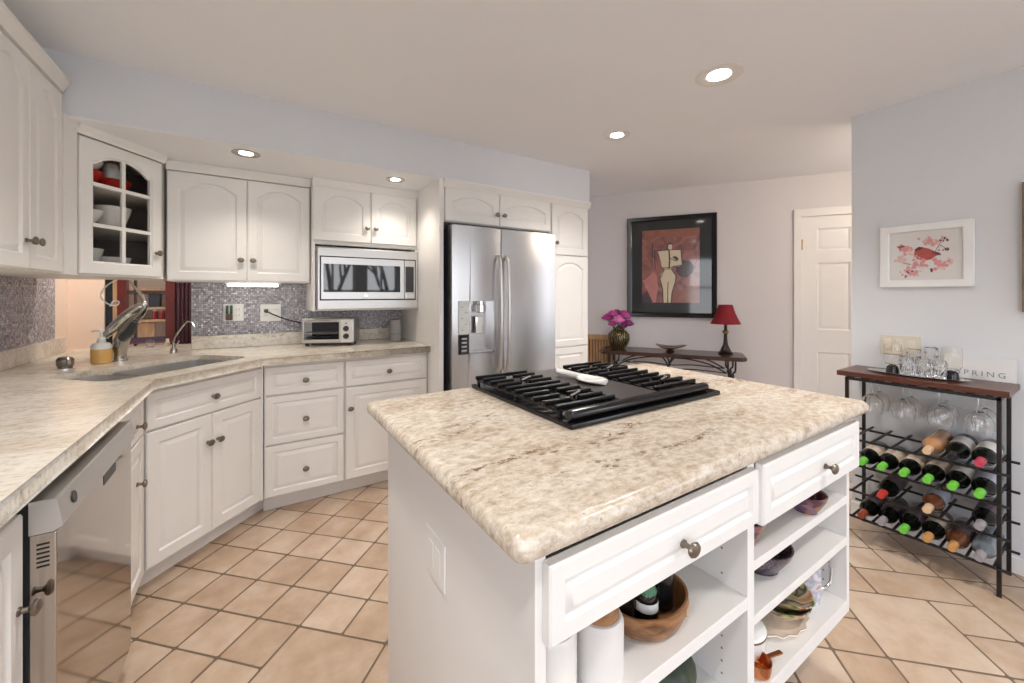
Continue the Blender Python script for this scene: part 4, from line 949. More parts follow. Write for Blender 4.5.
b = nb(); lathe(b, [(0.036, 0.1385), (0.036, 0.15), (0.001, 0.152)], 28); obj('lid', b, WHITEC, cn)
b = nb(); ls = []
for k in range(13):
    a = math.pi * k / 12; z = 0.075 - 0.075 * math.cos(a); r_ = max(0.004, 0.105 * math.sin(a) ** 0.8)
    ls.append([(r_ * (1 + 0.035 * math.cos(8 * q_)) * math.cos(q_), r_ * (1 + 0.035 * math.cos(8 * q_)) * math.sin(q_), z) for q_ in [2 * math.pi * i / 48 for i in range(48)]])
loops(b, ls)
sq = thing('squash', 'dark green squash lying on the bottom of the left island bay', 'squash', (0.835, 0.655, LZ))
obj('body', b, ramp_mat('green_squash_skin', [(0.35, (0.008, 0.016, 0.006)), (0.6, (0.028, 0.045, 0.016)), (0.8, (0.08, 0.09, 0.04))], 12, 0.4), sq)
b = nb(); tube(b, [(0, 0, .147), (.006, 0, .165), (.016, .004, .178)], [.012, .008, .009], 10); obj('stem', b, mat('dry_stem', (0.25, 0.18, 0.09), 0.8), sq)

# ------------------------------------------------------------------ wine rack against the right wall
wr = thing('wine_rack', 'black metal wine rack table with reddish wooden top by the right wall', 'wine rack', (2.62, 0.28, 0))
# local axes: x away from the room towards the wall, y along the wall
RY = 0.565
b = nb(); box(b, 0.008, 0.292, -0.006, RY + 0.015, 0.838, 0.864, 0.003); obj('table_top', b, WOODTOP, wr)
for x in (0.0, 0.245):
    for y in (0.022, RY - 0.03):
        b = nb(); box(b, x + 0.002, x + 0.016, y - 0.007, y + 0.007, 0, 0.8355, 0.001); obj('leg', b, BLKMET, wr)
b = nb()
for y in (0.022, RY - 0.03): box(b, 0.002, 0.261, y - 0.006, y + 0.006, 0.822, 0.8355)
for x in (0.009, 0.254): box(b, x - 0.006, x + 0.006, 0.02, RY - .03, 0.822, 0.8355)
obj('top_frame', b, BLKMET, wr)
YB = [0.351, 0.430, 0.508, 0.588, 0.667, 0.742]   # bottle columns
slots = [y - 0.28 for y in YB]
ZR = [0.520, 0.388, 0.252, 0.120]
for z in ZR:
    for x in (-0.006, 0.228):
        rw = nb(); tube(rw, [(x, -0.012, z), (x, RY + 0.0, z)], 0.0062, 8); obj('rail', rw, BLKMET, wr)
    edges_ = [0.032] + [(a + b_) / 2 for a, b_ in zip(slots, slots[1:])] + [0.502]
    for y in edges_:
        cb_ = nb(); tube(cb_, [(-0.03, y, z + 0.0105), (0.275, y, z + 0.0105)], 0.0055, 8); obj('cross_bar', cb_, BLKMET, wr)
for y in (0.085, 0.205, 0.33, 0.45):
    b = nb(); box(b, 0.03, 0.25, y - 0.034, y - 0.026, 0.820, 0.8355); box(b, 0.03, 0.25, y + 0.026, y + 0.034, 0.820, 0.8355); box(b, 0.03, 0.25, y - 0.034, y - 0.019, 0.818, 0.820); box(b, 0.03, 0.25, y + 0.019, y + 0.034, 0.818, 0.820); obj('glass_holder', b, BLKMET, wr)

# hanging stemware
def wine_glass(label, x, y, s=1.0):
    b = nb()
    lathe(b, [(0.030, 0.0), (0.031, -0.0015), (0.006, -0.006), (0.0035, -0.012), (0.0035, -0.062), (0.012, -0.068), (0.030, -0.085), (0.037, -0.108), (0.035, -0.135), (0.031, -0.158),
              (0.0298, -0.158), (0.0338, -0.135), (0.0356, -0.108), (0.0288, -0.086), (0.010, -0.0695), (0.001, -0.0685)], 28)
    o = obj('wine_glass', b, GLASS, loc=(x, y, 0.8225), label=None); o.scale = (s, s, 1.06)
    return tag(o, label, 'wine glass', 'stemware hanging under the rack top')
gy = [0.365, 0.485, 0.61, 0.73]
gn = ['front wine glass hanging nearest the rack\'s right front leg', 'front wine glass hanging under the rack top, second from right leg', 'front wine glass hanging under the rack top, third from right leg', 'front wine glass hanging at the left end of the rack top']
for y, lab in zip(gy, gn): wine_glass(lab, 2.690, y, 1.22)
for y, lab in zip(gy, ('back wine glass hanging against the wall, nearest the right legs', 'back wine glass hanging against the wall, second from right legs', 'back wine glass hanging against the wall, third from right legs', 'back wine glass hanging against the wall at the rack\'s left end')): wine_glass(lab, 2.798, y, 1.15)

# bottles lying with their necks towards the room
BOT = [(0.0355, 0.0), (0.0375, 0.004), (0.0375, 0.185), (0.034, 0.205), (0.0215, 0.228), (0.0148, 0.242), (0.0140, 0.295), (0.001, 0.296)]
DGLASS = mat('wine_bottle_dark', (0.005, 0.006, 0.0045), 0.05, spec=0.3)
AMBER = mat('rose_wine_glass', (0.45, 0.22, 0.10), 0.06, var=0.1, coat=0.5)
BROWNG = mat('brown_wine_glass', (0.16, 0.055, 0.025), 0.06, var=0.1, coat=0.5)
GREYG = mat('pale_grey_glass', (0.20, 0.23, 0.26), 0.1, coat=0.4)
caps = {'green': mat('lime_green_foil', (0.16, 0.55, 0.06), 0.35), 'red': mat('red_foil', (0.50, 0.04, 0.03), 0.35), 'pink': mat('crimson_foil', (0.48, 0.05, 0.09), 0.35),
        'tan': mat('cork_tan_foil', (0.52, 0.26, 0.09), 0.4), 'blush': mat('blush_cork', (0.66, 0.45, 0.28), 0.5), 'grey': mat('grey_foil', (0.30, 0.28, 0.30), 0.3), 'black': mat('black_foil', (0.015, 0.015, 0.016), 0.3), 'rust': mat('rust_foil', (0.25, 0.05, 0.025), 0.35)}
LBLW = mat('paper_label_white', (0.72, 0.69, 0.66), 0.6, var=0.08, scale=30); LBLD = mat('paper_label_dark', (0.10, 0.07, 0.08), 0.5); LBLB = mat('paper_label_blue', (0.40, 0.42, 0.50), 0.5)
LBLC = mat('paper_label_cream', (0.66, 0.55, 0.44), 0.6)
mesh_cache = {}
def part_copy(key, bm_fn, m, parent, name):
    if key not in mesh_cache:
        o = obj(name, bm_fn(), m, parent); mesh_cache[key] = o.data; return o
    o = bpy.data.objects.new(name, mesh_cache[key]); C.objects.link(o); o.parent = parent; return o
def wine_bottle(row, col, glass, cap, lbl, label, dx=0.0, s=1.0):
    t = thing('wine_bottle', label, 'wine bottle', (2.872 + dx, YB[col], ZR[row] + 0.0065 + 0.0375), 0, 'bottles in the wine rack')
    t.rotation_euler = (0, R(-92), 0)
    part_copy(('b', glass.name), lambda: lathe(nb(), BOT, 28), glass, t, 'body')
    part_copy(('c', cap), lambda: lathe(nb(), [(0.0155, 0.243), (0.0150, 0.296), (0.0145, 0.2985), (0.001, 0.2990)], 20, cap0=False), caps[cap], t, 'capsule')
    if lbl is not None: part_copy(('l', lbl.name), lambda: lathe(nb(), [(0.0379, 0.055), (0.0379, 0.165)], 28, cap0=False, cap1=False), lbl, t, 'label')
wine_bottle(0, 2, AMBER, 'blush', None, 'clear amber bottle with pale cork on top rack row')
wine_bottle(0, 1, DGLASS, 'black', LBLW, 'dark bottle with white label on top rack row, between amber and crimson-capped ones')
wine_bottle(0, 0, DGLASS, 'pink', LBLW, 'dark bottle with crimson cap on top rack row')
gl = ['green-capped wine bottle in second rack row, nearest the right front leg', 'green-capped wine bottle in second rack row, second from right leg', 'green-capped wine bottle in second rack row, third from right leg',
      'green-capped wine bottle in second rack row, fourth from right leg', 'green-capped wine bottle in second rack row, fifth from right leg', 'green-capped wine bottle in second rack row, next to the island corner']
for k in range(6): wine_bottle(1, k, DGLASS, 'green', (LBLB, LBLW, LBLC, LBLC, LBLC, LBLC)[k], gl[k], dx=(-0.006 if k == 0 else 0.0))
wine_bottle(2, 4, DGLASS, 'red', LBLD, 'dark bottle with red cap in third rack row')
wine_bottle(2, 2, BROWNG, 'blush', LBLB, 'brown bottle with bluish label in third rack row')
wine_bottle(2, 0, DGLASS, 'grey', LBLD, 'dark bottle with grey cap in third rack row by the right leg')
wine_bottle(3, 5, DGLASS, 'rust', LBLD, 'dark bottle with rust cap in bottom rack row beside the island')
wine_bottle(3, 4, DGLASS, 'grey', LBLD, 'dark bottle with grey cap in bottom rack row, left of the green cap')
wine_bottle(3, 3, DGLASS, 'green', LBLD, 'only green-capped bottle in the bottom rack row')
wine_bottle(3, 2, DGLASS, 'tan', LBLC, 'tan-capped bottle in bottom rack row, next to the green cap')
wine_bottle(3, 1, BROWNG, 'tan', LBLD, 'tan-capped bottle in bottom rack row, next to the grey-glass bottle')
wine_bottle(3, 0, GREYG, 'grey', None, 'pale grey glass bottle in bottom rack row by the right leg')

# on the rack top
TZ = 0.8645
b = nb(); ls = []
for k, z in ((0.80, 0), (0.84, 0.002), (1.0, 0.007), (0.985, 0.008), (0.8, 0.0035)):
    ls.append([(0.078 * k * math.cos(a), 0.185 * k * math.copysign(abs(math.sin(a)) ** 1.25, math.sin(a)), z) for a in [2 * math.pi * i / 48 for i in range(48)]])
loops(b, ls); tag(obj('silver_tray', b, CHROME, loc=(2.765, 0.585, TZ)), 'long leaf-shaped silver tray under the glassware on the rack top', 'tray')
def hurricane(label, x, y):
    t = thing('candle_holder', label, 'candle holder', (x, y, TZ + 0.0037))
    b = nb(); lathe(b, [(0.024, 0), (0.026, 0.003), (0.024, 0.022), (0.020, 0.036), (0.012, 0.040)], 24); obj('base', b, BLACK, t)
    b = nb(); lathe(b, [(0.012, 0.0405), (0.028, 0.046), (0.036, 0.065), (0.037, 0.11), (0.033, 0.148), (0.0318, 0.148), (0.0355, 0.11), (0.0345, 0.067), (0.027, 0.0485), (0.001, 0.044)], 28); obj('glass_globe', b, SMOKE, t)
hurricane('smoky glass candle holder with black base left of the cut glasses', 2.745, 0.664)
hurricane('smoky glass candle holder with black base right of the cut glasses', 2.77, 0.462)
def tumbler(label, x, y, h, r, z=TZ + 0.0037):
    b = nb(); seg = 24; ls = []
    for z_, k in ((0, .86), (0.012, .9), (h * .4, .96), (h * .75, 1.0), (h, 1.02)):
        ls.append([(r * k * (1 + (0.07 if (i % 2 and z_ < h * .9) else 0)) * math.cos(2 * math.pi * i / seg + z_ * 14), r * k * (1 + (0.07 if (i % 2 and z_ < h * .9) else 0)) * math.sin(2 * math.pi * i / seg + z_ * 14), z_) for i in range(seg)])
    ls.append([(r * .9 * math.cos(2 * math.pi * i / seg), r * .9 * math.sin(2 * math.pi * i / seg), h) for i in range(seg)])
    ls.append([(r * .72 * math.cos(2 * math.pi * i / seg), r * .72 * math.sin(2 * math.pi * i / seg), 0.012) for i in range(seg)])
    loops(b, ls); return tag(obj('cut_glass_tumbler', b, GLASS, loc=(x, y, z), angle=12), label, 'glass', 'cut crystal glasses on the silver tray')
tumbler('cut crystal tumbler on tray touching the left candle holder', 2.722, 0.606, 0.09, 0.026)
tumbler('front cut crystal tumbler in the middle of the tray', 2.722, 0.549, 0.09, 0.026)
tumbler('cut crystal tumbler on tray beside the right candle holder', 2.724, 0.493, 0.085, 0.025)
tumbler('taller cut crystal glass behind, left on the tray', 2.785, 0.594, 0.125, 0.026)
tumbler('tallest cut crystal glass at the back middle of the tray', 2.788, 0.535, 0.14, 0.025)
# SPRING sign leaning on the wall
sg = thing('sign', 'white rectangular sign reading SPRING leaning on wall atop the wine rack', 'sign', (2.892, 0.39, TZ))
sg.rotation_euler = (0, R(8), 0)
b = nb(); box(b, 0.0, 0.008, -0.108, 0.125, 0.0, 0.108, 0.001); obj('board', b, mat('sign_white_paint', (0.66, 0.65, 0.64), 0.6), sg)
def text(body, size, m, parent, loc, rot, space=1.0):
    cu = bpy.data.curves.new('lettering', 'FONT'); cu.body = body; cu.size = size; cu.extrude = 0.0004; cu.align_x = 'CENTER'; cu.align_y = 'CENTER'; cu.space_character = space
    o = bpy.data.objects.new('lettering_text', cu); C.objects.link(o)
    bpy.context.view_layer.update(); me = bpy.data.meshes.new_from_object(o.evaluated_get(bpy.context.evaluated_depsgraph_get())); bpy.data.objects.remove(o)
    o = bpy.data.objects.new('lettering', me); C.objects.link(o); me.materials.clear(); me.materials.append(m)
    if parent: o.parent = parent
    o.location = loc; o.rotation_euler = rot; return o
text('SPRING', 0.034, mat('sign_grey_paint', (0.20, 0.20, 0.22), 0.6), sg, (-0.0008, 0.0, 0.028), (R(90), 0, R(-90)), 1.5)

# switch plate on the right wall
sw = thing('switch_plate', 'cream three-gang switch plate on the wall above the wine rack', 'switch', (2.92, 0.676, 0.996))
b = nb(); box(b, -0.006, 0, -0.079, 0.079, -0.052, 0.052, 0.002); obj('wall_plate', b, mat('cream_plastic', (0.66, 0.60, 0.48), 0.35), sw)
for y in (-0.048, 0.0, 0.048):
    b = nb(); box(b, -0.009, -0.006, y - 0.014, y + 0.014, -0.030, 0.030, 0.002); obj('switch', b, mat('cream_rocker', (0.72, 0.67, 0.56), 0.3), sw)

# bird picture in its white frame
bp_ = thing('bird_picture', 'white framed picture of a red bird among pink blossoms, right wall', 'picture', (2.919, 0.5815, 1.470))
PW, PH = 0.172, 0.164
b = nb()
def rr4(hw_, hh, x): return [(x, -hw_, -hh), (x, hw_, -hh), (x, hw_, hh), (x, -hw_, hh)]
loops(b, [rr4(PW - .038, PH - .038, -0.006), rr4(PW, PH, 0.0), rr4(PW, PH, -0.020), rr4(PW - .003, PH - .003, -0.023), rr4(PW - .034, PH - .034, -0.023), rr4(PW - .038, PH - .038, -0.018), rr4(PW - .038, PH - .038, -0.006)], False, False)
obj('frame', b, mat('white_frame_paint', (0.80, 0.80, 0.79), 0.3), bp_, angle=20)
b = nb(); box(b, -0.008, -0.004, -PW + .036, PW - .036, -PH + .036, PH - .036); pic = obj('print', b, mat('print_paper', (0.68, 0.66, 0.63), 0.25, var=0.05, coat=0.6), bp_)
def flat(bm, pts, x): # little printed shape lying on the paper; y runs to the left in the picture
    vs = [bm.verts.new((x, -u, v)) for u, v in pts]; bm.faces.new(vs)
rb = random.Random(4)
b = nb()
flat(b, [(u * 1.3 + .002, v * 1.15 + .012) for u, v in [(-0.030, 0.012), (-0.022, 0.022), (-0.010, 0.028), (0.012, 0.018), (0.034, -0.002), (0.040, -0.012), (0.030, -0.016), (0.018, -0.030), (-0.004, -0.034), (-0.022, -0.026), (-0.032, -0.010)]], -0.0082)
obj('bird_body', b, mat('print_bird_red', (0.42, 0.085, 0.07), 0.5, var=0.25, scale=40), pic)
b = nb(); flat(b, [(u * 1.3 + .002, v * 1.15 + .012) for u, v in [(-0.030, 0.018), (-0.018, 0.030), (-0.004, 0.026), (-0.012, 0.016), (-0.026, 0.010)]], -0.0084); flat(b, [(u * 1.3 + .002, v * 1.15 + .012) for u, v in [(0.018, 0.010), (0.040, -0.002), (0.046, -0.014), (0.036, -0.012), (0.022, -0.001)]], -0.0084); flat(b, [(0.020, -0.068), (0.030, -0.070), (0.030, -0.088), (0.023, -0.088)], -0.0084)
obj('bird_wing', b, mat('print_bird_dark', (0.14, 0.04, 0.045), 0.5), pic)
for nm, col, n_, spots in (('blossom_pink', (0.62, 0.28, 0.28), 95, ((0.05, -0.045, .028), (-0.05, -0.085, .026), (-0.02, -0.04, .03), (-0.075, 0.04, .02), (0.012, 0.07, .022))),
                           ('blossom_pale', (0.66, 0.44, 0.41), 85, ((0.05, -0.05, .03), (-0.04, -0.07, .035), (-0.07, 0.025, .025), (-0.09, -0.012, .016), (0.02, 0.06, .03))),
                           ('blossom_dark', (0.20, 0.07, 0.08), 34, ((0.075, 0.075, .012), (0.075, 0.02, .014), (-0.09, 0.05, .01), (-0.07, -0.09, .02)))):
    b = nb(); xk = {'blossom_pink': -0.0086, 'blossom_pale': -0.0083, 'blossom_dark': -0.0088}[nm]
    for i in range(n_):
        cx_, cz_, s_ = spots[i % len(spots)]; u = cx_ + rb.gauss(0, s_ * .6); v = cz_ + rb.gauss(0, s_ * .5); r_ = rb.uniform(.004, .009) * (0.6 if nm == 'blossom_dark' else 1)
        if abs(u) > 0.118 or abs(v) > 0.11: continue
        flat(b, [(u + r_ * (1 + .25 * math.cos(5 * a)) * math.cos(a), v + r_ * (1 + .25 * math.cos(5 * a)) * math.sin(a)) for a in [2 * math.pi * k / 15 for k in range(15)]], xk - i * 1e-6)
    obj(nm + '_pattern', b, mat('print_' + nm, col, 0.5, var=0.25, scale=60), pic)
b = nb()
for (u0, v0), (u1, v1) in (((0.032, 0.0), (0.055, 0.055)), ((0.055, 0.055), (0.075, 0.08)), ((-0.09, -0.03), (-0.05, -0.045)), ((0.055, 0.05), (0.08, 0.025)), ((-0.06, -0.075), (-0.02, -0.045))):
    d_ = Vector((u1 - u0, v1 - v0)).normalized() * 0.0011; flat(b, [(u0 - d_.y, v0 + d_.x), (u0 + d_.y, v0 - d_.x), (u1 + d_.y, v1 - d_.x), (u1 - d_.y, v1 + d_.x)], -0.0085)
obj('twig_pattern', b, mat('print_twig', (0.12, 0.08, 0.07), 0.5), pic)

def merge_print(o):
    m_ = bmesh.new(); m_.from_mesh(o.data)
    for ch in list(o.children):
        k = len(o.data.materials); n0 = len(m_.faces); m_.from_mesh(ch.data); m_.faces.ensure_lookup_table()
        for f_ in m_.faces[n0:]: f_.material_index = k
        for mm in ch.data.materials: o.data.materials.append(mm)
        bpy.data.objects.remove(ch)
    m_.to_mesh(o.data); m_.free()
merge_print(pic)
# wooden framed picture cut by the right edge of the photograph
wp = thing('wood_picture', 'rustic brown wooden wall hanging at the right edge of the view', 'picture', (2.919, 0.042, 1.48))
b = nb(); loops(b, [rr4(.19, .255, -0.005), rr4(.225, .29, 0), rr4(.225, .29, -.032), rr4(.19, .255, -.032), rr4(.19, .255, -0.005)], False, False); obj('frame', b, ramp_mat('weathered_wood', [(0.3, (0.10, 0.065, 0.045)), (0.7, (0.24, 0.17, 0.12))], 6, 0.6, distort=2, stretch=(12, 12, 1)), wp)
b = nb(); box(b, -.009, -.004, -.192, .192, -.257, .257); obj('panel', b, LIGHTWOOD, wp)

# ------------------------------------------------------------------ hall furniture; local x runs to the right along the hall wall, -y into the room
def hthing(name, label, cat, s, off, z=0.0, group=None): return thing(name, label, cat, fw(s, off, z), WRZ, group)
tb = hthing('console_table', 'long dark wooden console table on black scrolled iron legs along hall wall', 'table', 1.41, 0.235)
L2 = 0.61
b = nb(); ls = [];
outl = [(-L2, -.15), (-L2 + .04, -.19), (L2 - .04, -.19), (L2, -.15), (L2, .15), (L2 - .04, .185), (-L2 + .04, .185), (-L2, .15)]
prism(b, outl, 0.712, 0.745); es = [e for e in b.edges if abs(e.verts[0].co.z - e.verts[1].co.z) < 1e-5]; bmesh.ops.bevel(b, geom=es, offset=0.007, segments=2, affect='EDGES'); obj('table_top', b, DARKWOOD, tb)
for s_ in (-1, 1):
    for f_ in (-1, 1):
        b = nb(); x0 = s_ * 0.50; y0 = f_ * 0.12
        tube(b, smooth_path([(x0 - .028, y0, .711), (x0 - .026, y0, .62), (x0 - .006, y0, .575), (x0 - .006, y0, .30), (x0 - .02, y0, .08), (x0 - .06, y0, .007)]), 0.0075, 8)
        tube(b, smooth_path([(x0 + .028, y0, .711), (x0 + .026, y0, .62), (x0 + .006, y0, .575), (x0 + .006, y0, .30), (x0 + .02, y0, .08), (x0 + .06, y0, .007)]), 0.0075, 8)
        lathe(b, [(0.016, .555), (0.022, .575), (0.016, .595)], 14, Matrix.Translation((x0, y0, 0)))
        obj('leg', b, BLKMET, tb)
b = nb()
for f_ in (-1, 1):
    y0 = f_ * .12
    tube(b, smooth_path([(-.46, y0, .60), (-.33, y0, .665), (-.16, y0, .70), (-.04, y0, .705)]), .006, 8); tube(b, smooth_path([(.46, y0, .60), (.33, y0, .665), (.16, y0, .70), (.04, y0, .705)]), .006, 8)
    tube(b, smooth_path([(-.46, y0, .60), (-.2, y0, .612), (0, y0, .60), (.2, y0, .612), (.46, y0, .60)]), .005, 8)
    tube(b, smooth_path([(-.05, y0, .71), (-.012, y0, .65), (0, y0, .60), (.012, y0, .65), (.05, y0, .71)]), .007, 8)
for x0 in (-.5, .5): tube(b, [(x0, -.12, .575), (x0, .12, .575)], .006, 8); tube(b, [(x0, -.12, .30), (x0, .12, .30)], .006, 8)
tube(b, [(-.5, 0, .30), (.5, 0, .30)], .007, 8)
obj('scrollwork', b, BLKMET, tb)
TT = 0.7455
# red lamp
lp = hthing('table_lamp', 'table lamp with red fabric shade at right end of console table', 'lamp', 0.945, 0.19, TT)
b = nb(); lathe(b, [(0.058, 0), (0.060, 0.012), (0.045, 0.022), (0.036, 0.045), (0.022, 0.075), (0.017, 0.10), (0.013, 0.165), (0.018, 0.172)], 28); obj('base', b, mat('dark_bronze_lamp', (0.018, 0.010, 0.008), 0.3, 0.3), lp)
b = nb(); lathe(b, [(0.014, 0.172), (0.025, 0.183), (0.026, 0.197), (0.014, 0.208)], 24); obj('band', b, BRASS, lp)
b = nb(); lathe(b, [(0.013, 0.208), (0.012, 0.25), (0.024, 0.257), (0.010, 0.263), (0.009, 0.30)], 24); obj('stem', b, MATS['dark_bronze_lamp'], lp)
b = nb(); ls = []
def sq8(r, z, k=0.93): return [(r * math.cos(a) * (1 if i % 2 == 0 else k), r * math.sin(a) * (1 if i % 2 == 0 else k), z) for i, a in enumerate([2 * math.pi * j / 16 for j in range(16)])]
prof = [(0.122, 0.262), (0.098, 0.31), (0.076, 0.36), (0.062, 0.41), (0.056, 0.432)]
loops(b, [sq8(r, z, .965) for r, z in prof] + [sq8(r - .002, z, .965) for r, z in prof[::-1]] , False, False)
shade = obj('lamp_shade', b, mat('red_fabric', (0.20, 0.006, 0.013), 0.8, var=0.12, scale=40), lp, angle=60)
b = nb(); ball(b, (0, 0, .345), .022, 14, 1.2); obj('bulb', b, WHITEP, lp)
# dish in the middle
dsh = hthing('metal_dish', 'flat tarnished metal dish in middle of the console table', 'dish', 1.40, 0.23, TT)
b = nb(); lathe(b, [(0.045, 0), (0.03, 0.008), (0.02, 0.02), (0.03, 0.026)], 24); obj('foot', b, mat('aged_bronze', (0.16, 0.08, 0.05), 0.35, 0.6, var=0.3), dsh)
b = nb(); ls = []
for k, z in ((0.2, 0.0265), (0.75, 0.034), (1.0, 0.05), (0.97, 0.053), (0.7, 0.040), (0.1, 0.033)):
    ls.append([(0.135 * k * (1 + .06 * math.cos(3 * a)) * math.cos(a), 0.09 * k * math.sin(a), z + 0.012 * k * math.cos(2 * a)) for a in [2 * math.pi * i / 36 for i in range(36)]])
loops(b, ls); obj('dish', b, MATS['aged_bronze'], dsh)
# flower vase
vs_ = hthing('flower_vase', 'round dark gold patterned vase of magenta flowers on console table', 'vase', 1.865, 0.23, TT)
b = nb(); lathe(b, [(0.055, 0), (0.06, 0.006), (0.09, 0.05), (0.106, 0.10), (0.10, 0.14), (0.075, 0.17), (0.052, 0.182), (0.056, 0.196), (0.050, 0.196), (0.046, 0.182), (0.001, 0.17)], 36)
obj('body', b, ramp_mat('gold_scale_glaze', [(0.3, (0.018, 0.014, 0.010)), (0.72, (0.030, 0.023, 0.013)), (0.95, (0.32, 0.25, 0.12))], 14, 0.28, metal=0.5, kind='wave', distort=7, detail=2, stretch=(1.2, 1.2, 1.6)), vs_)
fr_ = random.Random(11)
PET = [mat('magenta_petals', (0.44, 0.05, 0.25), 0.6, var=0.25, scale=40), mat('pink_petals', (0.64, 0.16, 0.40), 0.6, var=0.2, scale=40), mat('plum_petals', (0.17, 0.02, 0.12), 0.6, var=0.2, scale=40)]
FP = [(-0.105, -.02, .275, 0, .062), (-0.05, -.05, .315, 0, .058), (0.01, -.07, .255, 1, .068), (0.075, -.04, .295, 0, .058), (0.095, -.05, .225, 2, .062), (-0.02, .03, .325, 2, .055), (0.04, .04, .32, 0, .052), (-0.095, .03, .295, 1, .052), (0.05, -.06, .21, 2, .045), (-0.05, -.06, .225, 0, .05)]
for x, y, z, mi, r_ in FP:
    b = nb(); cpt = Vector((x, y, z))
    for layer, (nn, rad, tilt) in enumerate(((5, .35, 70), (7, .65, 48), (8, .95, 22))):
        for k in range(nn):
            a = 2 * math.pi * k / nn + layer * .4; T = R(tilt)
            dirv = Vector((math.cos(a) * math.cos(T), math.sin(a) * math.cos(T), math.sin(T)))
            M = Matrix.Translation(cpt + dirv * r_ * .55) @ dirv.to_track_quat('Z', 'Y').to_matrix().to_4x4() @ Matrix.Diagonal((r_ * .44, r_ * .22, r_ * .50, 1))
            bmesh.ops.create_icosphere(b, subdivisions=1, radius=1.0, matrix=M)
    obj('flower', b, PET[mi], vs_, angle=180)
b = nb()
for x, y, z, mi, r_ in FP: tube(b, smooth_path([(x * .2, y * .2, .17), (x * .6, y * .6, .17 + (z - .17) * .5), (x, y, z)], 3), .003, 6)
obj('stem', b, mat('stem_green', (0.05, 0.10, 0.04), 0.6), vs_)
for k in range(22):
    b = nb(); a = fr_.uniform(0, 6.28); e_ = R(fr_.uniform(-5, 60)); d_ = Vector((math.cos(a) * math.cos(e_), math.sin(a) * math.cos(e_), math.sin(e_)))
    st = Vector((0, 0, .215)) + d_ * 0.05; ln = fr_.uniform(.07, .11) * (1.2 if k < 4 else 1)
    side = d_.cross(Vector((0, 0, 1))).normalized()
    pts_ = []
    for q_, w_ in ((0, .002), (.3, .013), (.6, .012), (1, .001)): pts_.append((st + d_ * ln * q_ + Vector((0, 0, -.02 * q_ * q_)), w_))
    ls = [[tuple(p + side * w_), tuple(p + Vector((0, 0, .0012))), tuple(p - side * w_), tuple(p - Vector((0, 0, .0012)))] for p, w_ in pts_]
    loops(b, ls); obj('leaf', b, mat('leaf_dark_green', (0.035, 0.075, 0.035), 0.5, var=0.2), vs_, angle=180)
# white floor vase under the table
b = nb(); lathe(b, [(0.06, 0), (0.10, 0.05), (0.115, 0.25), (0.10, 0.45), (0.075, 0.56), (0.085, 0.61), (0.078, 0.61), (0.068, 0.56), (0.001, 0.5)], 32)
tag(obj('floor_vase', b, WHITEC, loc=fw(1.80, 0.19, 0.0015)), 'tall white vase on the floor under the console table', 'vase')
# slatted wooden panel low on the wall
hp = hthing('slatted_panel', 'slatted oak panel low on the hall wall behind left end of console table', 'panel', 2.26, 0.0)
b = nb(); box(b, -.30, .30, -.008, -.001, 0.09, 0.80); obj('backing', b, mat('dark_panel_backing', (0.06, 0.035, 0.02), 0.7), hp)
for i in range(20):
    b = nb(); x = -.298 + i * .0303; box(b, x, x + .02, -.028, -.0085, 0.09, .80, .002); obj('slat', b, OAKSLAT, hp)
b = nb(); box(b, -.31, .31, -.036, -.001, .8005, .85, .004); obj('top_ledge', b, LIGHTWOOD, hp)

# large framed artwork on the hall wall
ar = hthing('framed_artwork', 'large black framed artwork of a pale figure on red, on the hall wall', 'picture', 1.408, 0.001, 1.540)
AW, AH = 0.405, 0.494
def r4(hw_, hh, y): return [(-hw_, y, -hh), (hw_, y, -hh), (hw_, y, hh), (-hw_, y, hh)]
b = nb(); loops(b, [r4(AW - .045, AH - .045, -.012), r4(AW, AH, 0), r4(AW, AH, -.028), r4(AW - .008, AH - .008, -.040), r4(AW - .034, AH - .034, -.034), r4(AW - .045, AH - .045, -.026), r4(AW - .045, AH - .045, -.012)], False, False)
obj('frame', b, mat('black_lacquer_frame', (0.006, 0.005, 0.005), 0.14, spec=0.35), ar, angle=20)
b = nb(); box(b, -AW + .044, AW - .044, -.016, -.012, -AH + .044, AH - .044); mtb = obj('mat_board', b, mat('charcoal_mat_under_glass', (0.022, 0.024, 0.026), 0.05, spec=0.5, coat=0.2), ar)
b = nb(); box(b, -.262, .258, -.0175, -.016, -.352, .362); sh_ = obj('print', b, ramp_mat('red_abstract_print', [(0.3, (0.10, 0.045, 0.045)), (0.45, (0.22, 0.075, 0.065)), (0.6, (0.30, 0.12, 0.10)), (0.75, (0.15, 0.055, 0.05))], 6.5, 0.12, distort=1.5, coat=0.8), mtb)
def flat2(bm, pts, y): bm.faces.new([bm.verts.new((u, y, v)) for u, v in pts])
b = nb(); flat2(b, [(-.262, -.13), (-.23, -.12), (-.15, -.04), (-.12, -.10), (-.13, -.352), (-.16, -.352), (-.20, -.26)], -.0178); flat2(b, [(-.24, -.20), (-.14, -.07), (-.11, -.2), (-.13, -.30)], -.0179)
obj('pink_shape', b, mat('print_salmon', (0.46, 0.17, 0.15), 0.15, var=0.2, coat=.6), sh_)
b = nb(); flat2(b, [(.06, .02), (.11, .06), (.17, .05), (.21, 0), (.20, -.06), (.15, -.11), (.09, -.10), (.05, -.05)], -.0178)
flat2(b, [(-.262, -.352), (-.262, -.28), (-.2, -.22), (-.16, -.3), (-.17, -.352)], -.01775)
obj('dark_shape', b, mat('print_charcoal', (0.055, 0.03, 0.035), 0.15, var=0.3, coat=.6), sh_)
b = nb(); flat2(b, [(.02, -.352), (.258, -.352), (.258, -.22), (.17, -.20), (.08, -.24), (.03, -.25)], -.01772); flat2(b, [(-.25, .362), (.258, .362), (.258, .30), (.1, .28), (-.1, .30), (-.2, .26)], -.01772)
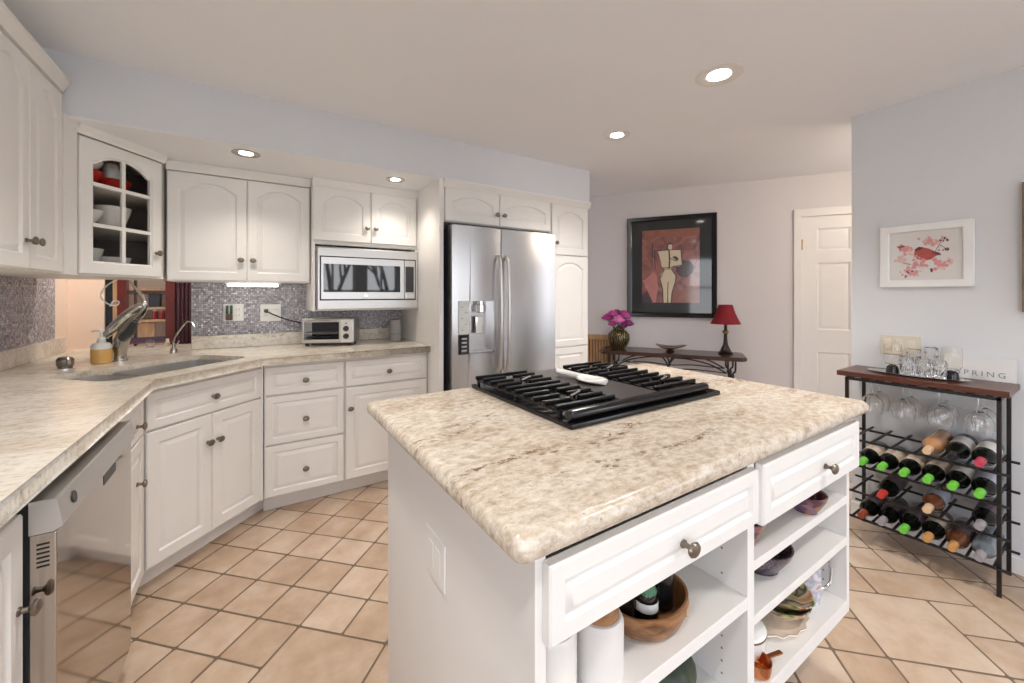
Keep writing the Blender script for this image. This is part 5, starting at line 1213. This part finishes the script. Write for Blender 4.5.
obj('rust_pattern', b, mat('print_rust', (0.24, 0.085, 0.055), 0.15, var=0.35, scale=18, coat=.6), sh_)
CREAM = mat('print_cream', (0.60, 0.50, 0.36), 0.2, var=0.1, coat=.6)
b = nb()
flat2(b, [(-.017, .215), (.013, .215), (.016, .18), (.010, .165), (-.010, .165), (-.020, .18)], -.0182)
flat2(b, [(-.115, .155), (-.02, .162), (.03, .162), (.095, .16), (.105, .02), (.085, .0), (.03, .0), (.005, -.02), (-.05, -.022), (-.075, -.01), (-.09, .07)], -.0182)
flat2(b, [(-.055, -.028), (.01, -.028), (.05, -.09), (.045, -.15), (.015, -.25), (.005, -.352), (-.025, -.352), (-.022, -.23), (-.03, -.352), (-.065, -.352), (-.07, -.22), (-.095, -.12), (-.085, -.07)], -.0182)
obj('figure', b, CREAM, sh_)
b = nb()
def ln2(pts, w=.0035, y=-.0186):
    for (u0, v0), (u1, v1) in zip(pts, pts[1:]):
        d_ = Vector((u1 - u0, v1 - v0)); d_ = d_.normalized() * w if d_.length else d_
        flat2(b, [(u0 - d_.y, v0 + d_.x), (u0 + d_.y, v0 - d_.x), (u1 + d_.y, v1 - d_.x), (u1 - d_.y, v1 + d_.x)], y)
ln2([(-.115, .155), (-.02, .162), (.03, .162), (.095, .16), (.105, .02)]); ln2([(-.012, .165), (-.006, .06), (-.012, -.018)], .006); ln2([(-.075, -.01), (-.012, -.014), (.03, .0), (.105, .012)]); ln2([(.0, .08), (.05, .05), (.07, .065), (.03, .10)]); ln2([(-.055, -.028), (-.095, -.12), (-.07, -.22), (-.065, -.352)]); ln2([(.01, -.028), (.05, -.09), (.045, -.15), (.015, -.25), (.005, -.352)]); ln2([(-.02, -.15), (-.024, -.23), (-.022, -.352)])
ln2([(-.165, .23), (-.17, .0)]); ln2([(-.145, .17), (-.14, -.03)]); ln2([(-.03, .215), (.013, .225)], .006)
flat2(b, [(.015, .09), (.06, .055), (.075, .075), (.05, .10)], -.0184)
obj('outline', b, mat('print_black', (0.02, 0.016, 0.016), 0.2, coat=.6), sh_)

merge_print(sh_)
# ------------------------------------------------------------------ recessed ceiling lights
def downlight(name, label, x, y, z, r, power, col):
    t = thing(name, label, 'ceiling light', (x, y, z))
    b = nb(); lathe(b, [(r, 0.0), (r, -0.003), (r * .92, -0.006), (r * .75, -0.005), (r * .495, -0.0008)], 40, cap0=False, cap1=False)
    obj('trim_ring', b, TRIM if z > 2.2 else NICKEL, t)
    b = nb(); lathe(b, [(r * .50, -0.0018), (r * .46, -0.0030), (r * .3, -0.0036), (0.001, -0.0038)], 32); obj('lamp_lens', b, mat('lit_lamp_lens', (1, 1, 1), 0.4, emit=(1.0, 0.95, 0.88, 9.0)), t)
    d_ = bpy.data.lights.new('lamp', 'SPOT'); d_.energy = power; d_.color = col; d_.spot_size = R(125); d_.spot_blend = 0.9; d_.shadow_soft_size = r * .6
    o = bpy.data.objects.new('lamp', d_); C.objects.link(o); o.location = (x, y, z - 0.02)
WARM = (1.0, 0.91, 0.80)
downlight('recessed_light', 'larger round recessed ceiling light nearest the camera, over the island', 1.841, 1.054, CZ, 0.102, 36, (1.0, 0.955, 0.90))
downlight('recessed_light', 'small round recessed ceiling light farther back near the refrigerator corner', 1.98, 1.81, CZ, 0.082, 36, (1.0, 0.955, 0.90))
downlight('soffit_light', 'round light under the soffit above the double door wall cabinet', -0.03, 2.60, 2.031, 0.066, 9, WARM)
downlight('soffit_light', 'round light under the soffit above the microwave cabinet', 0.795, 2.655, 2.031, 0.062, 8, WARM)
hl = thing('hall_light', 'round globe ceiling light in the hall behind the right wall', 'ceiling light', (3.62, 0.35, CZ))
b = nb(); lathe(b, [(0.07, 0), (0.07, -0.015), (0.05, -0.022)], 28); obj('base', b, NICKEL, hl)
b = nb(); lathe(b, [(0.05, -0.0225), (0.085, -0.04), (0.095, -0.07), (0.08, -0.105), (0.04, -0.125), (0.001, -0.13)], 28); obj('globe', b, mat('lit_globe', (1, 1, 1), 0.4, emit=(1.0, 0.84, 0.66, 8.0)), hl)
d_ = bpy.data.lights.new('lamp', 'POINT'); d_.energy = 9; d_.color = (1.0, 0.84, 0.66); d_.shadow_soft_size = 0.05
o = bpy.data.objects.new('lamp', d_); C.objects.link(o); o.location = (3.62, 0.35, CZ - 0.2)

# bare winter trees outside the rear windows, mirrored in the microwave door
def tree(label, x, y, h, seed):
    rt = random.Random(seed); b = nb()
    def grow(p, d, ln, r, dep):
        q = p + d * ln; tube(b, [p, (p + q) / 2 + Vector((rt.uniform(-.04, .04), rt.uniform(-.04, .04), 0)) * ln, q], [r, r * .85, r * .65], 6)
        if dep == 0: return
        for k in range(3 if dep > 2 else 2):
            a = rt.uniform(0, 6.28); t_ = rt.uniform(.35, .75)
            n_ = (d + Vector((math.cos(a), math.sin(a), rt.uniform(-.1, .35))) * t_).normalized(); grow(p + (q - p) * rt.uniform(.55, 1.0), n_, ln * rt.uniform(.6, .8), r * .6, dep - 1)
    grow(Vector((0, 0, -0.3)), Vector((rt.uniform(-.08, .08), 0, 1)).normalized(), h * .3, .11, 5)
    tag(obj('bare_tree', b, mat('tree_bark', (0.09, 0.075, 0.065), 0.9, var=0.2), loc=(x, y, 0)), label, 'tree')
tree('bare tree outside, mirrored in the left of the microwave door', 2.0, -7.0, 6.0, 3)
tree('bare tree outside, mirrored in the right of the microwave door', 4.0, -8.4, 6.0, 8)
b = nb(); box(b, -14, 16, -22, RW - .13, -0.45, -0.3); struct('ground', b, mat('winter_lawn', (0.22, 0.22, 0.16), 0.9, var=0.3, scale=2))
downlight('recessed_light', 'added recessed fill light above the view, between island and sink', 0.0, 1.30, CZ, 0.102, 36, (1.0, 0.955, 0.90))  # added lamp out of view, lifts the left counter and floor
downlight('recessed_light', 'added recessed fill light near the dishwasher side, behind the view', -0.15, -0.15, CZ, 0.102, 36, (1.0, 0.955, 0.90))  # unseen lamp added behind the camera for fill on the left
downlight('recessed_light', 'added recessed fill light in front of the wine rack, behind the view', 1.75, -0.35, CZ, 0.102, 36, (1.0, 0.955, 0.90))  # another added fill lamp, out of view on the right
downlight('soffit_light', 'added round fill light under the soffit over the sink, behind the corner cabinet', -0.65, 3.47, 2.034, 0.06, 12, (1.0, 0.92, 0.82))  # added lamp hidden by the cabinet, brightens peach wall and sink counter
